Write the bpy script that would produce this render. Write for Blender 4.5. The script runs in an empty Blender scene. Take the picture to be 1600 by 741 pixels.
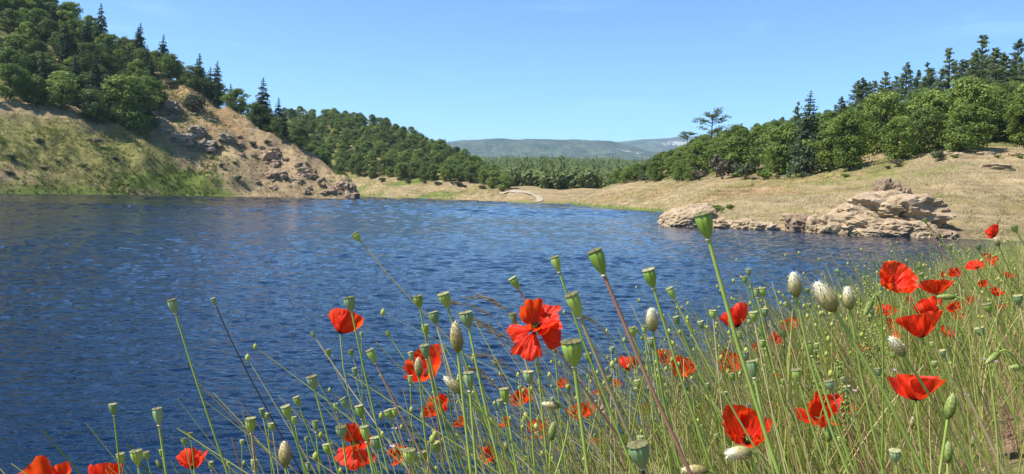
import bpy, math, random
import numpy as np
from mathutils import Vector, Matrix, Quaternion

# ------------------------------------------------------------------ camera, sky, sun, exposure
H = 2.6                    # camera height above the lake
F = 1250.0                 # focal length in pixels of the 1600 px wide photograph
PITCH, ROLL = math.radians(3.06), math.radians(1.49)
SUN_EL, SUN_AZ = math.radians(54), math.radians(-106)     # azimuth from +Y towards +X
scn = bpy.context.scene
COL = scn.collection
cam_d = bpy.data.cameras.new('camera')
cam = bpy.data.objects.new('camera', cam_d)
COL.objects.link(cam)
cam_d.sensor_width = 36.0
cam_d.lens = F / 1600.0 * 36.0
cam_d.clip_start, cam_d.clip_end = 0.02, 30000.0
RCAM = Matrix.Rotation(math.pi / 2 - PITCH, 3, 'X') @ Matrix.Rotation(ROLL, 3, 'Z')
cam.matrix_world = Matrix.Translation((0, 0, H)) @ RCAM.to_4x4()
scn.camera = cam

world = bpy.data.worlds.new('World')
scn.world = world
world.use_nodes = True
wn, wl = world.node_tree.nodes, world.node_tree.links
sky = wn.new('ShaderNodeTexSky')
sky.sky_type = 'NISHITA'
sky.sun_disc = False
sky.sun_elevation = SUN_EL
sky.sun_rotation = SUN_AZ
sky.altitude = 300
sky.air_density = 0.65
sky.dust_density = 0.35
sky.ozone_density = 6.5
wn['Background'].inputs['Strength'].default_value = 0.15
# a few thin wisps of cirrus low in the sky
tc = wn.new('ShaderNodeTexCoord')
mp = wn.new('ShaderNodeMapping'); mp.inputs['Scale'].default_value = (2.2, 2.2, 13.0)
nz = wn.new('ShaderNodeTexNoise'); nz.inputs['Scale'].default_value = 2.3; nz.inputs['Detail'].default_value = 7; nz.inputs['Distortion'].default_value = 0.4
cr = wn.new('ShaderNodeMapRange'); cr.inputs[1].default_value = 0.60; cr.inputs[2].default_value = 0.86; cr.inputs[3].default_value = 0.0; cr.inputs[4].default_value = 0.12
mx = wn.new('ShaderNodeMix'); mx.data_type = 'RGBA'; mx.inputs[7].default_value = (8.0, 8.4, 9.0, 1)
wl.new(tc.outputs['Generated'], mp.inputs['Vector']); wl.new(mp.outputs[0], nz.inputs['Vector'])
wl.new(nz.outputs['Fac'], cr.inputs[0]); wl.new(cr.outputs[0], mx.inputs[0]); wl.new(sky.outputs[0], mx.inputs[6])
wb = wn.new('ShaderNodeMix'); wb.data_type = 'RGBA'; wb.blend_type = 'MULTIPLY'; wb.inputs[0].default_value = 1.0
wb.inputs[7].default_value = (0.80, 0.97, 0.98, 1)      # the camera's cool white balance, the same over the whole sky
wl.new(mx.outputs[2], wb.inputs[6]); wl.new(wb.outputs[2], wn['Background'].inputs['Color'])

sun_d = bpy.data.lights.new('sun', 'SUN')
sun_d.energy = 5.0
sun_d.angle = math.radians(0.53)
sun_d.color = (1.0, 0.96, 0.90)
sun = bpy.data.objects.new('sun', sun_d)
COL.objects.link(sun)
SUNV = Vector((math.sin(SUN_AZ) * math.cos(SUN_EL), math.cos(SUN_AZ) * math.cos(SUN_EL), math.sin(SUN_EL)))
sun.rotation_euler = SUNV.to_track_quat('Z', 'Y').to_euler()

scn.view_settings.view_transform = 'Standard'
scn.view_settings.look = 'None'
scn.view_settings.exposure = 0.80
scn.view_settings.gamma = 1.0
scn.render.engine = 'CYCLES'
cy = scn.cycles
cy.use_denoising = True
cy.max_bounces = 6
cy.diffuse_bounces = 2
cy.glossy_bounces = 2
cy.transmission_bounces = 4
cy.volume_bounces = 0
cy.transparent_max_bounces = 6

# ------------------------------------------------------------------ projection helpers
Rnp = np.array(RCAM)
def te(px, py):
    v = Rnp @ np.array([(px - 800) / F, -(py - 370.5) / F, -1.0])
    return v[0] / v[1], v[2] / v[1]
def at(px, py, Y):
    t, e = te(px, py)
    return Vector((t * Y, Y, H + e * Y))
def hor(u):
    return 283.0 + 0.026 * u
def tcol(u):
    return te(u, hor(u))[0]
def proj(x, y, z):
    d = np.stack([np.asarray(x, float), np.asarray(y, float), np.asarray(z, float) - H], -1) @ Rnp
    return 800 + F * d[..., 0] / -d[..., 2], 370.5 - F * d[..., 1] / -d[..., 2]

# ------------------------------------------------------------------ noise
def _hash(ix, iy, iz, s):
    h = (ix * 374761393 + iy * 668265263 + iz * 2147483647 + s * 1274126177) & 0xffffffff
    h = ((h ^ (h >> 13)) * 1274126177) & 0xffffffff
    h = (h ^ (h >> 16)) & 0xffffffff
    h = ((h * 2246822519) & 0xffffffff) ^ (h >> 7)
    return (h & 0xffff) / 65535.0
def vnoise(x, y, z=None, seed=0):
    x = np.asarray(x, float); y = np.asarray(y, float)
    z = np.zeros_like(x) if z is None else np.asarray(z, float)
    xi, yi, zi = np.floor(x).astype(np.int64), np.floor(y).astype(np.int64), np.floor(z).astype(np.int64)
    xf, yf, zf = x - xi, y - yi, z - zi
    xf, yf, zf = xf * xf * (3 - 2 * xf), yf * yf * (3 - 2 * yf), zf * zf * (3 - 2 * zf)
    r = 0
    for a in (0, 1):
        wx = xf if a else 1 - xf
        for b in (0, 1):
            wy = yf if b else 1 - yf
            for c in (0, 1):
                wz = zf if c else 1 - zf
                r = r + wx * wy * wz * _hash(xi + a, yi + b, zi + c, seed)
    return r * 2 - 1
def fbm(x, y, z=None, seed=0, octv=4, gain=0.5):
    r, a, f = 0, 1.0, 1.0
    for o in range(octv):
        r = r + a * vnoise(np.asarray(x) * f, np.asarray(y) * f, None if z is None else np.asarray(z) * f, seed + o * 17)
        a *= gain; f *= 2.03
    return r

# ------------------------------------------------------------------ mesh helpers
def mesh(name, V, faces, mat=None, smooth=False, attrs=None):
    """faces: list of integer arrays of shape (n, k)"""
    V = np.asarray(V, np.float32)
    m = bpy.data.meshes.new(name)
    fl = [np.asarray(f, np.int32) for f in (faces if isinstance(faces, (list, tuple)) else [faces]) if len(f)]
    loops = np.concatenate([f.ravel() for f in fl])
    tot = np.concatenate([np.full(len(f), f.shape[1], np.int32) for f in fl])
    start = np.concatenate([[0], np.cumsum(tot)[:-1]]).astype(np.int32)
    m.vertices.add(len(V)); m.vertices.foreach_set('co', V.ravel())
    m.loops.add(len(loops)); m.loops.foreach_set('vertex_index', loops)
    m.polygons.add(len(tot)); m.polygons.foreach_set('loop_start', start); m.polygons.foreach_set('loop_total', tot)
    m.polygons.foreach_set('use_smooth', np.full(len(tot), smooth, bool))
    for k, a in (attrs or {}).items():
        at_ = m.attributes.new(k, 'FLOAT', 'POINT')
        at_.data.foreach_set('value', np.asarray(a, np.float32))
    m.update(calc_edges=True)
    if mat: m.materials.append(mat)
    return m
def link(name, data, parent=None, loc=None):
    o = bpy.data.objects.new(name, data)
    COL.objects.link(o)
    if parent: o.parent = parent
    if loc is not None: o.location = loc
    return o
def tag(o, label=None, cat=None, group=None, kind=None):
    if label: o['label'] = label
    if cat: o['category'] = cat
    if group: o['group'] = group
    if kind: o['kind'] = kind
    return o
def empty(name, loc, label=None, cat=None, group=None):
    o = link(name, None, None, loc)
    o.empty_display_size = 0.1
    return tag(o, label, cat, group)
class Bag:
    def __init__(s): s.v, s.q, s.t, s.a, s.n = [], [], [], [], 0
    def add(s, V, quads=None, tris=None, a=0.0):
        V = np.asarray(V, float)
        if quads is not None and len(quads): s.q.append(np.asarray(quads) + s.n)
        if tris is not None and len(tris): s.t.append(np.asarray(tris) + s.n)
        s.v.append(V); s.a.append(np.broadcast_to(np.asarray(a, float), (len(V),))); s.n += len(V)
    def mesh(s, name, mat, smooth=False):
        fs = []
        if s.q: fs.append(np.concatenate(s.q))
        if s.t: fs.append(np.concatenate(s.t))
        return mesh(name, np.concatenate(s.v), fs, mat, smooth, {'tint': np.concatenate(s.a)})
def tube(P, R, sides=6, cap=True):
    P = np.asarray(P, float); n = len(P)
    R = np.broadcast_to(np.asarray(R, float), (n,))
    T = np.gradient(P, axis=0); T /= np.linalg.norm(T, axis=1, keepdims=True) + 1e-12
    ref = np.array([0.31, 0.95, 0.05]) if abs(T[0][1]) < 0.8 else np.array([1.0, 0.1, 0.0])
    B = np.cross(T, ref); B /= np.linalg.norm(B, axis=1, keepdims=True) + 1e-12
    N = np.cross(B, T)
    a = np.arange(sides) * 2 * math.pi / sides
    V = P[:, None, :] + R[:, None, None] * (np.cos(a)[None, :, None] * B[:, None, :] + np.sin(a)[None, :, None] * N[:, None, :])
    i = np.arange(n - 1)[:, None] * sides; j = np.arange(sides)[None, :]; k = (j + 1) % sides
    q = np.stack([i + j, i + k, i + sides + k, i + sides + j], -1).reshape(-1, 4)
    return V.reshape(-1, 3), q
def bez(P0, P1, P2, P3, n):
    s = np.linspace(0, 1, n)[:, None]
    P0, P1, P2, P3 = [np.asarray(p, float) for p in (P0, P1, P2, P3)]
    return (1 - s) ** 3 * P0 + 3 * (1 - s) ** 2 * s * P1 + 3 * (1 - s) * s * s * P2 + s ** 3 * P3
def grid_faces(nr, nc):
    i = np.arange(nr - 1)[:, None] * nc; j = np.arange(nc - 1)[None, :]
    return np.stack([i + j, i + j + 1, i + nc + j + 1, i + nc + j], -1).reshape(-1, 4)

# ------------------------------------------------------------------ materials
def srgb(r, g, b):
    f = lambda c: (c / 12.92 if c <= 0.04045 else ((c + 0.055) / 1.055) ** 2.4)
    return (f(r / 255), f(g / 255), f(b / 255), 1.0)
class M:
    def __init__(s, name, rough=0.8, spec=0.3):
        s.m = bpy.data.materials.new(name); s.m.use_nodes = True
        s.n, s.l = s.m.node_tree.nodes, s.m.node_tree.links
        s.p = s.n['Principled BSDF']; s.out = s.n['Material Output']
        s.p.inputs['Roughness'].default_value = rough
        s.p.inputs['Specular IOR Level'].default_value = spec
        s._tc = None
    def co(s):
        if s._tc is None: s._tc = s.n.new('ShaderNodeTexCoord')
        return s._tc.outputs['Object']
    def noise(s, scale, detail=4, rough=0.55, stretch=None, dist=0.0, rot=0.0):
        n = s.n.new('ShaderNodeTexNoise')
        n.inputs['Scale'].default_value = scale; n.inputs['Detail'].default_value = detail
        n.inputs['Roughness'].default_value = rough; n.inputs['Distortion'].default_value = dist
        if stretch:
            mp = s.n.new('ShaderNodeMapping'); mp.inputs['Scale'].default_value = stretch
            mp.inputs['Rotation'].default_value = (0, 0, rot)
            s.l.new(s.co(), mp.inputs['Vector']); s.l.new(mp.outputs[0], n.inputs['Vector'])
        else: s.l.new(s.co(), n.inputs['Vector'])
        return n.outputs['Fac']
    def attr(s, name):
        n = s.n.new('ShaderNodeAttribute'); n.attribute_name = name
        return n.outputs['Fac']
    def rnd(s):
        return s.n.new('ShaderNodeObjectInfo').outputs['Random']
    def ramp(s, fac, stops):
        r = s.n.new('ShaderNodeValToRGB')
        e = r.color_ramp.elements
        while len(e) < len(stops): e.new(0.5)
        for i, (p, c) in enumerate(stops):
            e[i].position = p; e[i].color = c if len(c) == 4 else (*c, 1)
        s.l.new(fac, r.inputs[0])
        return r.outputs[0]
    def rng(s, v, a, b, c=0.0, d=1.0):
        r = s.n.new('ShaderNodeMapRange')
        for i, x in zip((1, 2, 3, 4), (a, b, c, d)): r.inputs[i].default_value = x
        s.l.new(v, r.inputs[0])
        return r.outputs[0]
    def math(s, op, a, b):
        r = s.n.new('ShaderNodeMath'); r.operation = op
        for i, x in enumerate((a, b)):
            if isinstance(x, (int, float)): r.inputs[i].default_value = x
            else: s.l.new(x, r.inputs[i])
        return r.outputs[0]
    def mix(s, fac, a, b, mode='MIX'):
        r = s.n.new('ShaderNodeMix'); r.data_type = 'RGBA'; r.blend_type = mode
        for i, x in ((0, fac), (6, a), (7, b)):
            if isinstance(x, (int, float, tuple)): r.inputs[i].default_value = x if not (isinstance(x, tuple) and len(x) == 3) else (*x, 1)
            else: s.l.new(x, r.inputs[i])
        return r.outputs[2]
    def color(s, c):
        if isinstance(c, tuple): s.p.inputs['Base Color'].default_value = c if len(c) == 4 else (*c, 1)
        else: s.l.new(c, s.p.inputs['Base Color'])
        s.c = c
    def bump(s, h, strength=0.5, dist=1.0):
        b = s.n.new('ShaderNodeBump'); b.inputs['Strength'].default_value = strength; b.inputs['Distance'].default_value = dist
        s.l.new(h, b.inputs['Height']); s.l.new(b.outputs[0], s.p.inputs['Normal'])
    def translucent(s, fac, c):
        t = s.n.new('ShaderNodeBsdfTranslucent'); m = s.n.new('ShaderNodeMixShader'); m.inputs[0].default_value = fac
        if isinstance(c, tuple): t.inputs[0].default_value = c if len(c) == 4 else (*c, 1)
        else: s.l.new(c, t.inputs[0])
        s.l.new(s.p.outputs[0], m.inputs[1]); s.l.new(t.outputs[0], m.inputs[2]); s.l.new(m.outputs[0], s.out.inputs[0])

def foliage(name, dark, mid, light, trans=0.36):
    m = M(name, 0.62, 0.35)
    f = m.math('ADD', m.math('MULTIPLY', m.attr('tint'), 0.62), m.math('MULTIPLY', m.rnd(), 0.40))
    c = m.ramp(f, [(0.0, dark), (0.5, mid), (1.0, light)])
    m.color(c); m.translucent(trans, c)
    return m.m
MAT = {}
MAT['oak'] = foliage('oak_leaves', (0.062, 0.105, 0.015), (0.155, 0.220, 0.034), (0.300, 0.365, 0.075))
MAT['oak_dark'] = foliage('holm_oak_leaves', (0.040, 0.070, 0.014), (0.100, 0.150, 0.028), (0.200, 0.255, 0.055))
MAT['fir'] = foliage('fir_needles', (0.024, 0.046, 0.018), (0.050, 0.086, 0.032), (0.100, 0.150, 0.056), 0.2)
MAT['cedar'] = foliage('blue_cedar_needles', (0.045, 0.078, 0.034), (0.092, 0.140, 0.062), (0.165, 0.220, 0.110), 0.25)
MAT['pine'] = foliage('pine_needles', (0.050, 0.078, 0.024), (0.120, 0.158, 0.046), (0.215, 0.250, 0.085), 0.25)
MAT['scrub'] = foliage('scrub_leaves', (0.045, 0.060, 0.025), (0.085, 0.100, 0.045), (0.140, 0.150, 0.075))
MAT['dry_scrub'] = foliage('dry_scrub_twigs', (0.060, 0.050, 0.032), (0.110, 0.088, 0.055), (0.170, 0.140, 0.085), 0.1)
def bark():
    m = M('bark', 0.9, 0.2)
    m.color(m.ramp(m.noise(6, 5, stretch=(1, 1, 0.2)), [(0.3, (0.03, 0.022, 0.016)), (0.7, (0.11, 0.085, 0.06))]))
    return m.m
MAT['bark'] = bark()
def earth(name, kind):
    """grass / dry grass / bare soil / rock, laid by the mesh's own zone attributes"""
    m = M(name, 0.92, 0.15)
    big, mid, fine = m.noise(0.09, 5), m.noise(0.55, 6, 0.62), m.noise(3.2, 5, 0.65)
    f2 = m.math('ADD', m.math('MULTIPLY', mid, 0.55), m.math('MULTIPLY', fine, 0.45))
    straw = m.ramp(f2, [(0.30, (0.150, 0.105, 0.055)), (0.5, (0.310, 0.232, 0.122)), (0.70, (0.460, 0.375, 0.225))])
    olive = m.ramp(f2, [(0.30, (0.085, 0.082, 0.024)), (0.5, (0.190, 0.180, 0.056)), (0.70, (0.330, 0.290, 0.115))])
    green = m.ramp(f2, [(0.30, (0.045, 0.062, 0.012)), (0.5, (0.120, 0.155, 0.030)), (0.72, (0.245, 0.260, 0.075))])
    soil = m.ramp(f2, [(0.30, (0.135, 0.092, 0.050)), (0.5, (0.310, 0.222, 0.122)), (0.70, (0.480, 0.380, 0.235))])
    orange = m.ramp(f2, [(0.30, (0.140, 0.086, 0.042)), (0.5, (0.310, 0.200, 0.098)), (0.70, (0.440, 0.310, 0.165))])
    jit = m.math('MULTIPLY', m.math('SUBTRACT', mid, 0.5), 1.3)
    def zone(a): return m.rng(m.math('ADD', m.attr(a), jit), 0.38, 0.62)
    c = straw
    c = m.mix(zone('olive'), c, olive)
    c = m.mix(zone('orange'), c, orange)
    c = m.mix(zone('soil'), c, soil)
    c = m.mix(zone('green'), c, green)
    c = m.mix(1.0, c, m.ramp(big, [(0.3, (0.80, 0.80, 0.80)), (0.7, (1.12, 1.10, 1.05))]), 'MULTIPLY')
    lines = m.noise(1.0, 4, 0.6, stretch=(0.10, 0.10, 3.2), dist=0.6)      # old waterlines left by the falling lake
    c = m.mix(1.0, c, m.ramp(lines, [(0.32, (0.74, 0.74, 0.76)), (0.5, (1, 1, 1)), (0.70, (1.22, 1.20, 1.16))]), 'MULTIPLY')
    m.color(c)
    m.bump(f2, 1.0, 0.7)
    return m.m
MAT['earth'] = earth('hill_earth', 0)
def rockmat(name, lo, mid, hi, scale=1.0):
    m = M(name, 0.9, 0.2)
    a, b, c = m.noise(0.7 * scale, 6, 0.6), m.noise(4.5 * scale, 6, 0.65, stretch=(1, 1, 2.4)), m.noise(16 * scale, 4, 0.6)
    f = m.math('ADD', m.math('MULTIPLY', a, 0.45), m.math('ADD', m.math('MULTIPLY', b, 0.38), m.math('MULTIPLY', c, 0.17)))
    m.color(m.ramp(f, [(0.32, lo), (0.5, mid), (0.68, hi)]))
    m.bump(m.math('ADD', m.math('MULTIPLY', b, 0.7), m.math('MULTIPLY', c, 0.3)), 0.9, 0.22 / scale)
    return m.m
MAT['rock_pale'] = rockmat('pale_limestone', (0.17, 0.120, 0.07), (0.40, 0.295, 0.18), (0.58, 0.45, 0.30))
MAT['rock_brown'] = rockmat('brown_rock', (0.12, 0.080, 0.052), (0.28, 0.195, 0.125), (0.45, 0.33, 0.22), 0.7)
MAT['rock_grey'] = rockmat('grey_rock', (0.12, 0.095, 0.066), (0.27, 0.220, 0.160), (0.46, 0.39, 0.29), 0.6)

def water():
    m = M('lake_water', 0.04, 0.35)
    m.p.inputs['IOR'].default_value = 1.333
    m.color((0.0006, 0.0080, 0.027, 1))
    w2 = m.noise(3.6, 4, 0.6, stretch=(0.55, 1.0, 1.0), rot=math.radians(-12), dist=0.4)
    w3 = m.noise(8.5, 3, 0.55, stretch=(0.6, 1.0, 1.0), rot=math.radians(24))
    h = m.math('ADD', m.math('MULTIPLY', w2, 0.034), m.math('MULTIPLY', w3, 0.017))
    m.bump(h, 1.0, 1.0)
    return m.m
MAT['water'] = water()

# ------------------------------------------------------------------ terrain
class Hill:
    def __init__(s, cols, noise=0.8, wl=9.0, seed=1):
        """cols: (u, [(Y, z), ...]) depth and height profile seen along photo column u"""
        s.t = np.array([tcol(c[0]) for c in cols])
        s.Y = np.array([[p[0] for p in c[1]] for c in cols], float)
        s.Z = np.array([[p[1] for p in c[1]] for c in cols], float)
        s.noise, s.wl, s.seed = noise, wl, seed
    def base(s, t, Y):
        K = s.Y.shape[1]
        Yk = [np.interp(t, s.t, s.Y[:, k]) for k in range(K)]
        Zk = [np.interp(t, s.t, s.Z[:, k]) for k in range(K)]
        z = Zk[0] - np.maximum(0, Yk[0] - Y) * 0.3
        for k in range(K - 1):
            w = np.clip((Y - Yk[k]) / np.maximum(Yk[k + 1] - Yk[k], 0.5), 0, 1)
            z = z + w * (Zk[k + 1] - Zk[k])
        return z
    def __call__(s, x, y):
        x, y = np.asarray(x, float), np.asarray(y, float)
        t = x / y
        z = sum(s.base(t + dt, y + dy) for dt, dy in ((0, 0), (0.008, 1.5), (-0.008, -1.5), (0.004, -2), (-0.004, 2))) / 5
        amp = s.noise * np.clip((z + 0.6) / 4.0, 0.06, 1)
        z = z + amp * fbm(x / s.wl, y / s.wl, None, s.seed, 4) + amp * 0.5 * np.abs(fbm(x / s.wl * 2.7, y / s.wl * 2.7, None, s.seed + 5, 3))
        return np.maximum(z, -2.0)
    def zone_line(s, t, k):
        return np.interp(t, s.t, s.Y[:, k]), np.interp(t, s.t, s.Z[:, k])

left = Hill([
    (-900, [(105, -1), (108, 0), (150, 20), (270, 92), (300, 92), (420, 60)]),
    (0,    [(160, -1), (163, 0), (195, 18), (300, 78), (325, 79), (430, 50)]),
    (100,  [(172, -1), (175, 0), (206, 18), (285, 58), (305, 59), (420, 30)]),
    (200,  [(186, -1), (189, 0), (219, 17), (275, 45), (295, 45), (400, 14)]),
    (260,  [(197, -1), (200, 0), (226, 15), (265, 39), (285, 38), (390, 5)]),
    (300,  [(204, -1), (207, 0), (231, 14), (258, 32.5), (275, 31), (380, -2)]),
    (400,  [(217, -1), (220, 0), (236, 10), (252, 23), (264, 21), (350, -2)]),
    (450,  [(224, -1), (226, 0), (238, 8), (248, 17), (258, 15), (320, -2)]),
    (500,  [(227, -1), (229, 0), (238, 6.5), (245, 11.6), (252, 9.5), (290, -2)]),
    (535,  [(230, -1), (231, 0), (236, 5), (240, 7.8), (246, 5), (270, -2)]),
    (552,  [(232, -1), (233, 0), (236, 2.5), (238, 4), (243, 1), (260, -2)]),
    (566,  [(233, -2), (234, -2), (236, -2), (238, -2), (243, -2), (260, -2)])], 1.5, 8.0, 3)
middle = Hill([
    (300, [(342, -1), (345, 0), (378, 8), (500, 46), (530, 46), (700, 20)]),
    (540, [(337, -1), (340, 0), (376, 8.2), (500, 46), (530, 46), (700, 10)]),
    (600, [(309, -1), (312, 0), (355, 8), (480, 39), (510, 38), (650, 5)]),
    (650, [(301, -1), (304, 0), (340, 7.3), (450, 30.5), (480, 29), (600, 4)]),
    (700, [(285, -1), (288, 0), (322, 6.6), (420, 22), (450, 20), (560, 3)]),
    (750, [(277, -1), (280, 0), (308, 5.3), (390, 13), (420, 11), (520, 2)]),
    (785, [(266, -1), (269, 0), (298, 4.0), (355, 6.4), (390, 5), (480, 1)]),
    (830, [(249, -1), (252, 0), (280, 2.4), (330, 3), (360, 2), (450, 0)]),
    (880, [(245, -2), (250, -2), (280, -2), (330, -2), (360, -2), (450, -2)])], 0.9, 12.0, 11)
right = Hill([
    (868,  [(240, -2), (242, -2), (250, -2), (262, -2), (280, -2), (400, -2)]),
    (900,  [(218, -1), (222, 0), (235, 1.5), (242, 1.6), (262, -1.5), (400, -2)]),
    (940,  [(182, -1), (186, 0), (232, 4.3), (246, 4.8), (280, 1.0), (400, -2)]),
    (980,  [(163, -1), (167, 0), (238, 6.9), (275, 10), (300, 8), (420, -2)]),
    (1040, [(137, -1), (141, 0), (215, 7.6), (262, 13.4), (290, 12), (420, 0)]),
    (1085, [(100, -1), (104, 0), (196, 7.5), (255, 17), (290, 16), (420, 4)]),
    (1112, [(74, -1), (77, 0), (182, 7.5), (250, 20), (285, 19), (420, 6)]),
    (1200, [(68, -1), (71, 0), (150, 7.6), (235, 22), (275, 22), (420, 8)]),
    (1300, [(64, -1), (67, 0), (128, 7.4), (230, 26), (275, 27), (420, 12)]),
    (1400, [(61, -1), (64, 0), (115, 8.4), (230, 30), (275, 30), (420, 16)]),
    (1500, [(60, -1), (62, 0), (108, 9.6), (230, 34), (275, 34), (420, 20)]),
    (1600, [(59, -1), (62, 0), (106, 9.3), (230, 35), (275, 35), (420, 24)]),
    (2400, [(55, -1), (60, 0), (100, 9.5), (230, 40), (275, 40), (420, 30)])], 0.45, 10.0, 23)
valley = Hill([
    (-400, [(400, -2), (410, -2), (440, -1), (560, 6), (1000, 42), (1500, 40)]),
    (735,  [(400, -2), (410, -2), (440, -1), (560, 6), (1000, 42), (1500, 40)]),
    (790,  [(247, -1), (255, 1.2), (300, 4.5), (520, 11), (1000, 41), (1500, 38)]),
    (860,  [(243, -1), (249, 1.4), (300, 4.8), (520, 12), (1000, 43), (1500, 40)]),
    (960,  [(238, -1), (246, 1.2), (300, 4.5), (520, 12), (1000, 43), (1500, 40)]),
    (2400, [(238, -1), (246, 1.2), (300, 5), (520, 12), (1000, 43), (1500, 40)])], 0.7, 14.0, 31)

def terrain(name, hill, t0, t1, nt, Ys, zones, mat, cut=-1.6):
    T = np.linspace(t0, t1, nt); Ys = np.asarray(Ys)
    TT, YY = np.meshgrid(T, Ys)
    X = TT * YY
    Z = hill(X, YY)
    F4 = grid_faces(len(Ys), nt)
    zf = Z.ravel()[F4].max(1)
    F4 = F4[zf > cut]
    used = np.unique(F4); remap = np.full(Z.size, -1); remap[used] = np.arange(len(used))
    V = np.stack([X.ravel(), YY.ravel(), Z.ravel()], 1)[used]
    px, py = proj(V[:, 0], V[:, 1], V[:, 2])
    m = mesh(name, V, remap[F4], mat, True, zones(V, px, py))
    o = link(name, m)
    return tag(o, kind='structure')
def blob(px, py, cx, cy, rx, ry):
    return np.clip(1.25 - np.hypot((px - cx) / rx, (py - cy) / ry), 0, 1)
def z_left(V, px, py):
    n = fbm(V[:, 0] / 14, V[:, 1] / 14, None, 71, 3)
    green = np.clip(1.0 - V[:, 2] / 7.0 + 0.5 * n, 0, 1) * np.clip((400 - px) / 40, 0, 1) * 0.72
    green = np.maximum(green, blob(px, py, 265, 284, 130, 26) * 0.85)
    olive = np.clip(0.80 + 0.5 * n, 0, 1) * np.clip((350 - px) / 90, 0, 1) * np.clip((22 - V[:, 2]) / 6, 0, 1)
    soil = np.clip((px - 350) / 70 + 0.4 * n, 0, 1)
    soil = np.maximum(soil, blob(px, py, 270, 190, 50, 50) * 0.7)
    orange = np.clip((px - 215) / 40, 0, 1) * np.clip((V[:, 2] - 9) / 8, 0, 1) * 0.62 + 0.2 * n
    dark = np.clip((V[:, 2] - 20) / 6, 0, 1) * np.clip((235 - px) / 30, 0, 1)
    return {'green': green, 'olive': np.maximum(olive, dark * 0.8), 'soil': soil * (1 - dark), 'orange': orange * (1 - dark)}
def z_mid(V, px, py):
    n = fbm(V[:, 0] / 20, V[:, 1] / 20, None, 72, 3)
    green = np.clip(0.95 - V[:, 2] / 13.0 + 0.5 * n, 0, 1) * np.clip((860 - px) / 200, 0.45, 1) * 0.85
    olive = np.clip(0.65 + 0.5 * n, 0, 1)
    return {'green': green, 'olive': np.where(V[:, 2] > 9, 0.7, olive * 0.75), 'soil': np.where(V[:, 2] > 9, 0.0, 0.12 + 0.2 * n), 'orange': 0.28 + 0.3 * n}
def z_right(V, px, py):
    n = fbm(V[:, 0] / 12, V[:, 1] / 12, None, 73, 3)
    green = np.clip(1.1 - V[:, 2] / 1.2, 0, 1) * np.clip((1090 - px) / 60, 0, 1) * 0.8
    green = np.maximum(green, blob(px, py, 1310, 288, 60, 9) * 0.55)
    olive = np.clip(0.42 + 0.75 * n, 0, 1)
    soil = np.clip(0.10 + 0.3 * n, 0, 1) + np.clip(1.0 - V[:, 2] / 1.6, 0, 1) * np.clip((px - 1090) / 60, 0, 1) * 0.5
    soil = np.maximum(soil, blob(px, py, 1300, 325, 60, 14))
    orange = np.clip(0.36 + 0.45 * n, 0, 1) * np.clip(1.4 - V[:, 2] / 9, 0, 1)
    deep = np.clip((V[:, 2] - 10.5) / 2, 0, 1)
    return {'green': green, 'olive': np.maximum(olive, deep * 0.8), 'soil': soil * (1 - deep), 'orange': orange * (1 - deep)}
def z_val(V, px, py):
    n = fbm(V[:, 0] / 20, V[:, 1] / 20, None, 74, 3)
    return {'green': np.where(V[:, 1] > 330, 0.5, 0.10 + 0.5 * np.clip(1 - V[:, 2] / 2.2, 0, 1)), 'olive': 0.4 + 0.4 * n, 'soil': np.where(V[:, 1] < 300, 0.5, 0.1) + 0.2 * n, 'orange': 0.4 + 0.2 * n}
terrain('rocky_hill', left, -1.35, tcol(570), 340, np.linspace(98, 400, 270), z_left, MAT['earth'])
terrain('wooded_hill', middle, tcol(250), tcol(885), 240, np.linspace(244, 640, 230), z_mid, MAT['earth'])
terrain('grassy_shore', right, tcol(864), 1.45, 270, np.concatenate([np.linspace(54, 130, 150), np.linspace(130.8, 400, 120)]), z_right, MAT['earth'])
terrain('valley_ground', valley, -1.0, 1.0, 200, np.concatenate([np.linspace(236, 330, 90), np.linspace(334, 1500, 90)]), z_val, MAT['earth'])

# the lake: a sheet of small wind waves near the shore of the photographer, flat and calm far outside
WR, WC = 900, 570
wy = np.exp(np.linspace(math.log(2.6), math.log(420), WR)); wt = np.linspace(-1.0, 0.92, WC)
TT, YY = np.meshgrid(wt, wy); XX = TT * YY
wz = np.zeros_like(XX)
gust = 0.85 + 0.5 * fbm(XX / 60, YY / 22, None, 88, 3)
for k in range(16):
    lam = 0.06 * 1.42 ** k; ang = (0.35, -0.22, 0.12, -0.4)[k % 4]
    q = np.log(lam / (0.0125 * YY)) / math.log(1.42)
    lod = np.clip(1.6 - np.abs(q), 0, 1)
    ca, sa = math.cos(ang), math.sin(ang)
    wz += lam * 0.058 * lod * vnoise((XX * ca + YY * sa) / (lam * 1.15), (-XX * sa + YY * ca) / (lam * 0.55), None, 90 + k)
wz *= gust
tag(link('lake', mesh('lake', np.stack([XX.ravel(), YY.ravel(), wz.ravel()], 1), grid_faces(WR, WC), MAT['water'], True)), kind='structure')

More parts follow.
